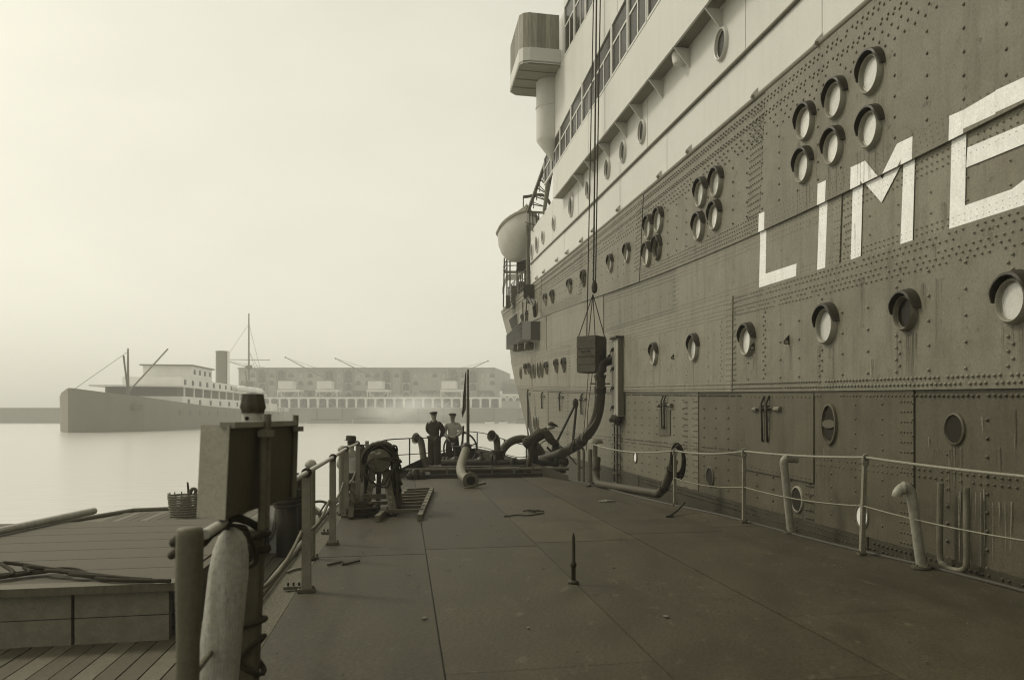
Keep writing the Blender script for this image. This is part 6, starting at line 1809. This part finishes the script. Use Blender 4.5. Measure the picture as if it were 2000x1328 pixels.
# small craft under the far quay
def craft(px0, px1, y, zt_, label, m, name='flat_barge', cat='barge'):
    xa, xb_ = fx(px0, y), fx(px1, y); L_ = xb_ - xa; t = thing(name, label, cat, ((xa + xb_) / 2, y, 0))
    lo = [(-L_ / 2 + L_ * .06, -2.2), (L_ / 2 - L_ * .08, -2.2), (L_ / 2, 0), (L_ / 2 - L_ * .08, 2.2), (-L_ / 2 + L_ * .06, 2.2), (-L_ / 2, 0)]
    MB().prism(lo, -.3, zt_ * .8).build('hull', m, t)
    MB().prism([(x * 1.01, y_ * 1.02) for x, y_ in lo], zt_ * .8, zt_).build('gunwale', M_SLATE if m is not M_FARWHITE else m, t)
    MB().box((-L_ * .1, 0, zt_ + .25), (L_ * .55, 3, .5)).build('hatch', M_WOOD_MID, t)
    return t
craft(688, 782, 300, 1.7, 'dark flat barge moored under the far quay wall in the steam', M_FARHULL)
craft(598, 690, 306, 1.1, 'low grey lighter moored left of the dark flat barge', M_BRICK2)
craft(948, 966, 300, .55, 'small pale rowing boat under the far quay, left of two', M_FARWHITE, 'rowing_boat', 'boat')
craft(975, 992, 297, .55, 'small pale rowing boat under the far quay, nearest the liner bow', M_FARWHITE, 'rowing_boat', 'boat')
craft(1004, 1060, 296, 1.3, 'dark barge end half hidden behind the liner stem', M_FARHULL)

# the steamer lying on the left
SV = Vector((-.174, .985, 0)).normalized(); SU = Vector((.985, .174, 0)).normalized()
SO = Vector((-73.0, 125, 0))
def SPt(a, b_, z): return SO + SV * a + SU * b_ + Vector((0, 0, z))
ST = thing('steamship', 'hazy cargo steamer with tall banded funnel lying beyond the light board', 'ship')
sec = []
for a, hb_, zt_ in ((12, .3, 7.0), (18, 3.6, 6.4), (25, 6.6, 5.9), (34, 8, 5.4), (60, 8, 4.7), (110, 8, 4.1), (140, 7.4, 3.9), (160, 5.6, 4.2), (168, 2.0, 4.5)):
    sec.append([SPt(a, -8 + hb_, -.5), SPt(a, -8 + hb_ * 1.02, zt_), SPt(a, -8 - hb_ * 1.02, zt_), SPt(a, -8 - hb_, -.5)])
b = MB(); b.add([p for s_ in sec for p in s_], [(i * 4 + j, (i + 1) * 4 + j, (i + 1) * 4 + j + 1, i * 4 + j + 1) for i in range(len(sec) - 1) for j in range(3)] + [(0, 1, 2, 3), (35, 34, 33, 32)]); b.build('hull', M_FARHULL, ST)
MB().hexa([SPt(22, -2.2, 3.6), SPt(23.6, -1.6, 3.6), SPt(23.6, -1.2, 3.6), SPt(22, -1.8, 3.6)], [SPt(22, -2.2, 4.6), SPt(23.6, -1.6, 4.6), SPt(23.6, -1.2, 4.6), SPt(22, -1.8, 4.6)]).build('anchor', M_SLATE, ST)
def sbox(a0, a1, b0, b1, z0_, z1_, m, name): return MB().hexa([SPt(a0, b0, z0_), SPt(a1, b0, z0_), SPt(a1, b1, z0_), SPt(a0, b1, z0_)], [SPt(a0, b0, z1_), SPt(a1, b0, z1_), SPt(a1, b1, z1_), SPt(a0, b1, z1_)]).build(name, m, ST)
sbox(42, 118, .02, -16.02, 4.2, 6.4, M_FARWHITE, 'white_strake')
sbox(44, 116, -1.6, -14.4, 6.4, 8.2, M_SLATE, 'promenade_house')
sbox(41, 120, .2, -16.2, 8.2, 8.5, M_FARWHITE, 'boat_deck')
sbox(50, 112, -2.6, -13.4, 8.5, 10.4, M_FARWHITE, 'deck_house')
sbox(60, 76, -3.2, -12.8, 10.4, 13.2, M_FARWHITE, 'wheelhouse')
sbox(59, 77, -2.8, -13.2, 13.2, 13.45, M_SLATE, 'wheelhouse_roof')
pp0 = MB().box((0, 0, 0), (.25, .25, 1.8)).build('deck_post', M_FARWHITE, ST)
for k in range(12):
    M = Matrix.Translation(SPt(44 + k * 6.5, -.2, 7.3))
    if k == 0: pp0.matrix_basis = M
    else: share(pp0, M, ST)
wq = MB().box((0, 0, 0), (.1, 1.2, 1.0)).build('window', M_WINDOW, ST); first = True
Rz = Matrix.Rotation(-atan2(.174, .985) * -1, 4, 'Z')
for a, b_, z in [(53 + 5.5 * k, -2.55, 9.5) for k in range(11)] + [(62 + 4 * k, -3.15, 12) for k in range(4)] + [(46 + 8 * k, .07, 5.4) for k in range(9)] + [(40 + 7 * k, .10, 3.3) for k in range(15)]:
    M = Matrix.Translation(SPt(a, b_, z)) @ Rz
    if first: wq.matrix_basis = M; first = False
    else: share(wq, M, ST)
Mf_ = Matrix.Translation(SPt(105, -8, 10.2))
MB().lathe([(1.6, 0), (1.55, 9.0), (1.63, 9.05), (1.63, 9.4), (1.35, 9.4), (1.35, 7.0)], Mf_, 20, cap=False).build('funnel', M_FUNNEL, ST, smooth=40)
MB().lathe([(.32, 0), (.28, 8.9), (.30, 9.2)], Matrix.Translation(SPt(104, -6.2, 10.2)), 10).build('steam_pipe', M_FARWHITE, ST, smooth=40)
b = MB(); b.lathe([(.75, 0), (.75, 2.2), (1.2, 2.8), (1.5, 3.6), (1.2, 4.5), (.3, 4.8)], Matrix.Translation(SPt(126, -6, 8.0)), 12); b.build('ventilator', M_FUNNEL, ST, smooth=50)
def smast(a, b_, z0_, z1_, r_): MB().lathe([(r_, z0_), (r_ * .5, z1_), (.02, z1_ + .2)], Matrix.Translation(SPt(a, b_, 0)), 8).build('mast', M_SLATE, ST, smooth=50)
smast(136, -8, 4, 33, .38); smast(37, -8, 5, 15, .30)
b = MB(); b.tube([SPt(136, -14, 19.3), SPt(136, -2, 19.3)], .10, 5); b.build('yard', M_SLATE, ST)
b = MB(); b.lathe([(.3, 0), (1.0, .3), (1.0, 1.0), (.9, 1.0)], Matrix.Translation(SPt(136, -8, 16.6)), 12); b.build('crows_nest', M_SLATE, ST)
for (a0, z0_, a1, z1_) in ((136, 7, 118, 15), (136, 7, 152, 14), (37, 7, 50, 16), (37, 7, 26, 13)): MB().tube([SPt(a0, -8, z0_), SPt(a1, -5, z1_)], .16, 5).build('derrick', M_SLATE, ST)
b = MB()
for (a0, z0_, a1, z1_, b_) in ((136, 30, 168, 5, -8), (136, 30, 100, 14, -8), (136, 22, 128, 4.5, -.6), (136, 22, 144, 4.5, -.6), (37, 14.5, 14, 7, -8)):
    b.tube([SPt(a0, -8, z0_), SPt(a1, b_, z1_)], .05, 4)
tag(b.build('rigging', M_SLATE, ST), kind='stuff')
for k in range(3):
    t = thing('ship_boat', ('white lifeboat on the steamer boat deck, nearest the funnel', 'white lifeboat on the steamer boat deck, middle of the row', 'white lifeboat at the after end of the steamer boat deck')[k], 'lifeboat', SPt(96 + 9 * k, -1, 8.6), 'boats on the steamer')
    b = MB(); b.ball((0, 0, .9), 1.0, 10, (1.1, 3.4, .8)); b.build('hull', M_FARWHITE, t, smooth=60)
sbox(140, 152, -3, -13, 4, 6.4, M_FARWHITE, 'after_house')
b = MB()
for k in range(12): b.tube([SPt(122 + 4 * k, -.4 - (0 if k < 9 else (k - 9) * 1.2), 4.0), SPt(122 + 4 * k, -.4 - (0 if k < 9 else (k - 9) * 1.2), 5.2)], .06, 4)
b.tube([SPt(122, -.4, 5.2), SPt(158, -.4, 5.2)], .06, 4); b.tube([SPt(122, -.4, 4.6), SPt(158, -.4, 4.6)], .05, 4)
tag(b.build('stern_rail', M_FARWHITE, ST), kind='stuff')

# ---- gear on the liner's fore end ------------------------------------------------------------------
BO = thing('lifeboat', 'clinker lifeboat hanging in its davits ahead of the white upper works', 'lifeboat')
c = at(1012, 474, 45.5); ax = Vector((DX, DY, 0)).normalized(); sd = Vector((IX, IY, 0)).normalized()
Lh = 3.3; bm = 1.02; dp_ = 1.55; vs = []; nS, nC = 14, 9
for i in range(nS + 1):
    t = -1 + 2 * i / nS
    wdt = bm * max(0, 1 - abs(t) ** 2.6) ** .75; sheer = .32 * t * t; dd = dp_ * (1 - .55 * abs(t) ** 3)
    for j in range(nC + 1):
        a = pi * j / nC; vs.append(c + ax * (t * Lh) + sd * (-wdt * cos(a)) + Vector((0, 0, .62 + sheer - dd * sin(a) ** .8)))
fs = [(i * (nC + 1) + j, i * (nC + 1) + j + 1, (i + 1) * (nC + 1) + j + 1, (i + 1) * (nC + 1) + j) for i in range(nS) for j in range(nC)]
M_BOAT = mat('lifeboat_paint', .42, .5, .1, 2, .1)
o = MB().add(vs, fs).build('hull', M_BOAT, BO, smooth=70)
b = MB()
for sg in (0, nC): b.tube([vs[i * (nC + 1) + sg] for i in range(nS + 1)], .09, 6)
b.build('gunwale', M_UNDER, BO, smooth=60)
gv = []
for i in range(nS + 1):
    p, q = vs[i * (nC + 1)], vs[i * (nC + 1) + nC]
    for j in range(7): k = j / 6; gv.append(p.lerp(q, k) + Vector((0, 0, .05 + .30 * sin(pi * k))))
MB().add(gv, [(i * 7 + j, i * 7 + j + 1, (i + 1) * 7 + j + 1, (i + 1) * 7 + j) for i in range(nS) for j in range(6)]).build('cover', M_CANVAS, BO, smooth=70)
DV = thing('boat_davit', 'dark curved davits and falls holding the lifeboat at the fore end', 'davit')
for t in (-.62, .62):
    p = c + ax * (t * Lh)
    base_ = p + sd * 1.7 + Vector((0, 0, -2.4)); MB().tube(bez([base_, base_ + Vector((0, 0, 2.2)), p + sd * 1.2 + Vector((0, 0, 1.9)), p + Vector((0, 0, 1.9))], 24), .075, 8).build('arm', M_IRON2, DV, smooth=60)
    MB().tube([p + Vector((0, 0, 1.9)), p + Vector((0, 0, .5))], .03, 5).build('fall', M_IRON2, DV)
FP = thing('forecastle_rail', 'dark open railing with canvas dodger along the liner fo\'c\'sle', 'railing')
def hbp(s, dH, off=0): return HP(s, Hb(s) + dH, off)
b0 = WF + .6; b1 = SB_END - .6
for k in range(14):
    s_ = b0 + (b1 - b0) * k / 13; MB().tube([hbp(s_, .05, -.12), hbp(s_, 1.2, -.12)], .03, 5).build('stanchion', M_IRON2, FP)
for dH in (.4, .8, 1.2):
    MB().tube([hbp(b0 + (b1 - b0) * k / 13, dH, -.12) for k in range(14)], .022, 5).build('bar', M_IRON2, FP)
GP = thing('gun_platform', 'small railed platform with white canvas dodger under the lifeboat', 'platform')
y0_ = 47.0
def q3(px, py, y=y0_): return at(px, py, y)
b = MB(); b.hexa([q3(986, 534), q3(1028, 534), q3(1032, 534, 50), q3(990, 534, 50)], [q3(986, 529), q3(1028, 529), q3(1032, 529, 50), q3(990, 529, 50)]); b.build('deck', M_UNDER, GP)
b = MB(); b.hexa([q3(981, 576), q3(991, 545), q3(991, 545, 47.1), q3(981, 576, 47.1)], [q3(981, 562), q3(991, 529), q3(991, 529, 47.1), q3(981, 562, 47.1)]); b.hexa([q3(991, 548), q3(1020, 546), q3(1020, 546, 47.1), q3(991, 548, 47.1)], [q3(991, 536), q3(1020, 534), q3(1020, 534, 47.1), q3(991, 536, 47.1)]); b.build('dodger', M_WHITE, GP)
for x in (983, 990, 996, 1010, 1027): MB().tube([q3(x, 600), q3(x + (2 if x < 990 else 0), 504)], .04, 5).build('post', M_IRON2, GP)
for yy in (504, 511, 519): MB().tube([q3(983, yy + 18), q3(991, yy), q3(1027, yy - 1)], .028, 5).build('bar', M_IRON2, GP)
MB().hexa([q3(1008, 530), q3(1026, 530), q3(1026, 530, 49), q3(1008, 530, 49)], [q3(1010, 508), q3(1026, 508), q3(1026, 508, 49), q3(1010, 508, 49)]).build('winch_house', M_IRON, GP)
for k, (x, y, w_, h_) in enumerate(((998, 575, 10, 34), (1012, 570, 14, 40), (988, 590, 8, 26), (1024, 575, 8, 46))):
    MB().hexa([q3(x, y + h_ / 2), q3(x + w_, y + h_ / 2), q3(x + w_, y + h_ / 2, 48.5), q3(x, y + h_ / 2, 48.5)], [q3(x, y - h_ / 2), q3(x + w_, y - h_ / 2), q3(x + w_, y - h_ / 2, 48.5), q3(x, y - h_ / 2, 48.5)]).build('stores_locker', M_IRON if k % 2 else M_IRON2, GP)
MS = thing('derrick_post', 'tall dark post standing just ahead of the white plating', 'post')
MB().tube([hb(1033, 592, .1), hb(1031, 440, .1)], .10, 8).build('post', M_IRON2, MS, smooth=60)
MB().box(hb(1034, 570, .25), (.5, .5, .6)).build('sheave_box', M_IRON, MS)
MB().tube([hb(1031, 578, .3), hb(1043, 600, .5), hb(1045, 618, .4)], .07, 6).build('strut', M_IRON, MS, smooth=50)
for a, c_ in (((1029, 580), (1026, 640)), ((1021, 590), (1022, 660))): MB().tube([hb(*a, .15), hb(*c_, .15)], .03, 5).build('guy_rope', M_ROPE_DK, MS)
# slatted staging box hung on the bow, with rollers below, and the recessed hawse opening
SG = thing('bow_sponson', 'slatted dark box with rollers hung on the liner bow', 'box')
def hx(px, py, o): s_, H = hs(px, py); return HP(s_, H, o)
c4_ = [(1000, 655), (1042, 628), (1042, 664), (1000, 683)]
b = MB(); b.hexa([hx(*c4_[3], .02), hx(*c4_[2], .02), hx(*c4_[2], .55), hx(*c4_[3], .3)], [hx(*c4_[0], .02), hx(*c4_[1], .02), hx(*c4_[1], .55), hx(*c4_[0], .3)]); b.build('body', M_HULL, SG)
for k in range(7):
    t = (k + .5) / 7; p = Vector(hx(1000, 655 + 28 * t, .33)); q = Vector(hx(1042, 628 + 36 * t, .58)); MB().beam(p, q, .05, .05).build('slat', M_IRON, SG)
b = MB(); b.hexa([hx(1042, 664, .02), hx(1056, 664, .02), hx(1054, 664, .4), hx(1042, 664, .55)], [hx(1042, 628, .02), hx(1056, 628, .02), hx(1054, 628, .4), hx(1042, 628, .55)]); b.build('end_box', M_IRON, SG)
for x, y in ((1046, 676), (1031, 678), (1021, 680)): MB().lathe([(.17, -.2), (.2, 0), (.17, .2)], HM(*hs(x, y), .3), 12).build('roller', M_IRON2, SG, smooth=40)
b = MB(); P = [hs(996, 625), hs(1012, 612), hs(1013, 640), hs(1003, 646)]
b.hexa([HP(*p, off=.05) for p in P], [HP(*p, off=.075) for p in P]); b.build('hawse_recess', M_HOLE, LINER)

# ---- the air of the dock: thin haze over everything, a wisp of steam over the water ------------------
hz = MB().box((-50, 200, 17.5), (1320, 820, 37)).build('haze', [])
hm = bpy.data.materials.new('haze_air'); hm.use_nodes = True
hn = hm.node_tree.nodes; hn.remove(hn['Principled BSDF'])
pv = hn.new('ShaderNodeVolumePrincipled'); pv.inputs['Density'].default_value = .0012; pv.inputs['Color'].default_value = (1.0, 1.0, .98, 1); pv.inputs['Anisotropy'].default_value = .0
hm.node_tree.links.new(pv.outputs[0], hn['Material Output'].inputs['Volume'])
hz.data.materials.append(hm); tag(hz, kind='stuff')

st = MB().ball((0, 0, 0), 1.0, 20).build('steam', [])
st.matrix_basis = Matrix.Translation(((792 - PX0) / FPX * 285, 285, 5.0)) @ Matrix.Diagonal((19, 9, 6.5, 1))
sm_ = bpy.data.materials.new('steam_wisp'); sm_.use_nodes = True
sn = sm_.node_tree.nodes; sk = sm_.node_tree.links.new; sn.remove(sn['Principled BSDF'])
sv = sn.new('ShaderNodeVolumePrincipled'); sv.inputs['Color'].default_value = (1, 1, 1, 1)
tc = sn.new('ShaderNodeTexCoord'); ln_ = sn.new('ShaderNodeVectorMath'); ln_.operation = 'LENGTH'; sk(tc.outputs['Object'], ln_.inputs[0])
ns = sn.new('ShaderNodeTexNoise'); ns.inputs['Scale'].default_value = 1.6; ns.inputs['Detail'].default_value = 3; sk(tc.outputs['Object'], ns.inputs['Vector'])
fall = sn.new('ShaderNodeMapRange'); fall.inputs['From Min'].default_value = 1.0; fall.inputs['From Max'].default_value = 0.15; fall.inputs['To Min'].default_value = 0; fall.inputs['To Max'].default_value = 1
sk(ln_.outputs['Value'], fall.inputs[0])
nr = sn.new('ShaderNodeMapRange'); nr.inputs['From Min'].default_value = .40; nr.inputs['From Max'].default_value = .70; nr.inputs['To Max'].default_value = .16; sk(ns.outputs[0], nr.inputs[0])
mu = sn.new('ShaderNodeMath'); mu.operation = 'MULTIPLY'; sk(fall.outputs[0], mu.inputs[0]); sk(nr.outputs[0], mu.inputs[1]); sk(mu.outputs[0], sv.inputs['Density'])
sk(sv.outputs[0], sn['Material Output'].inputs['Volume'])
st.data.materials.append(sm_); tag(st, kind='stuff')
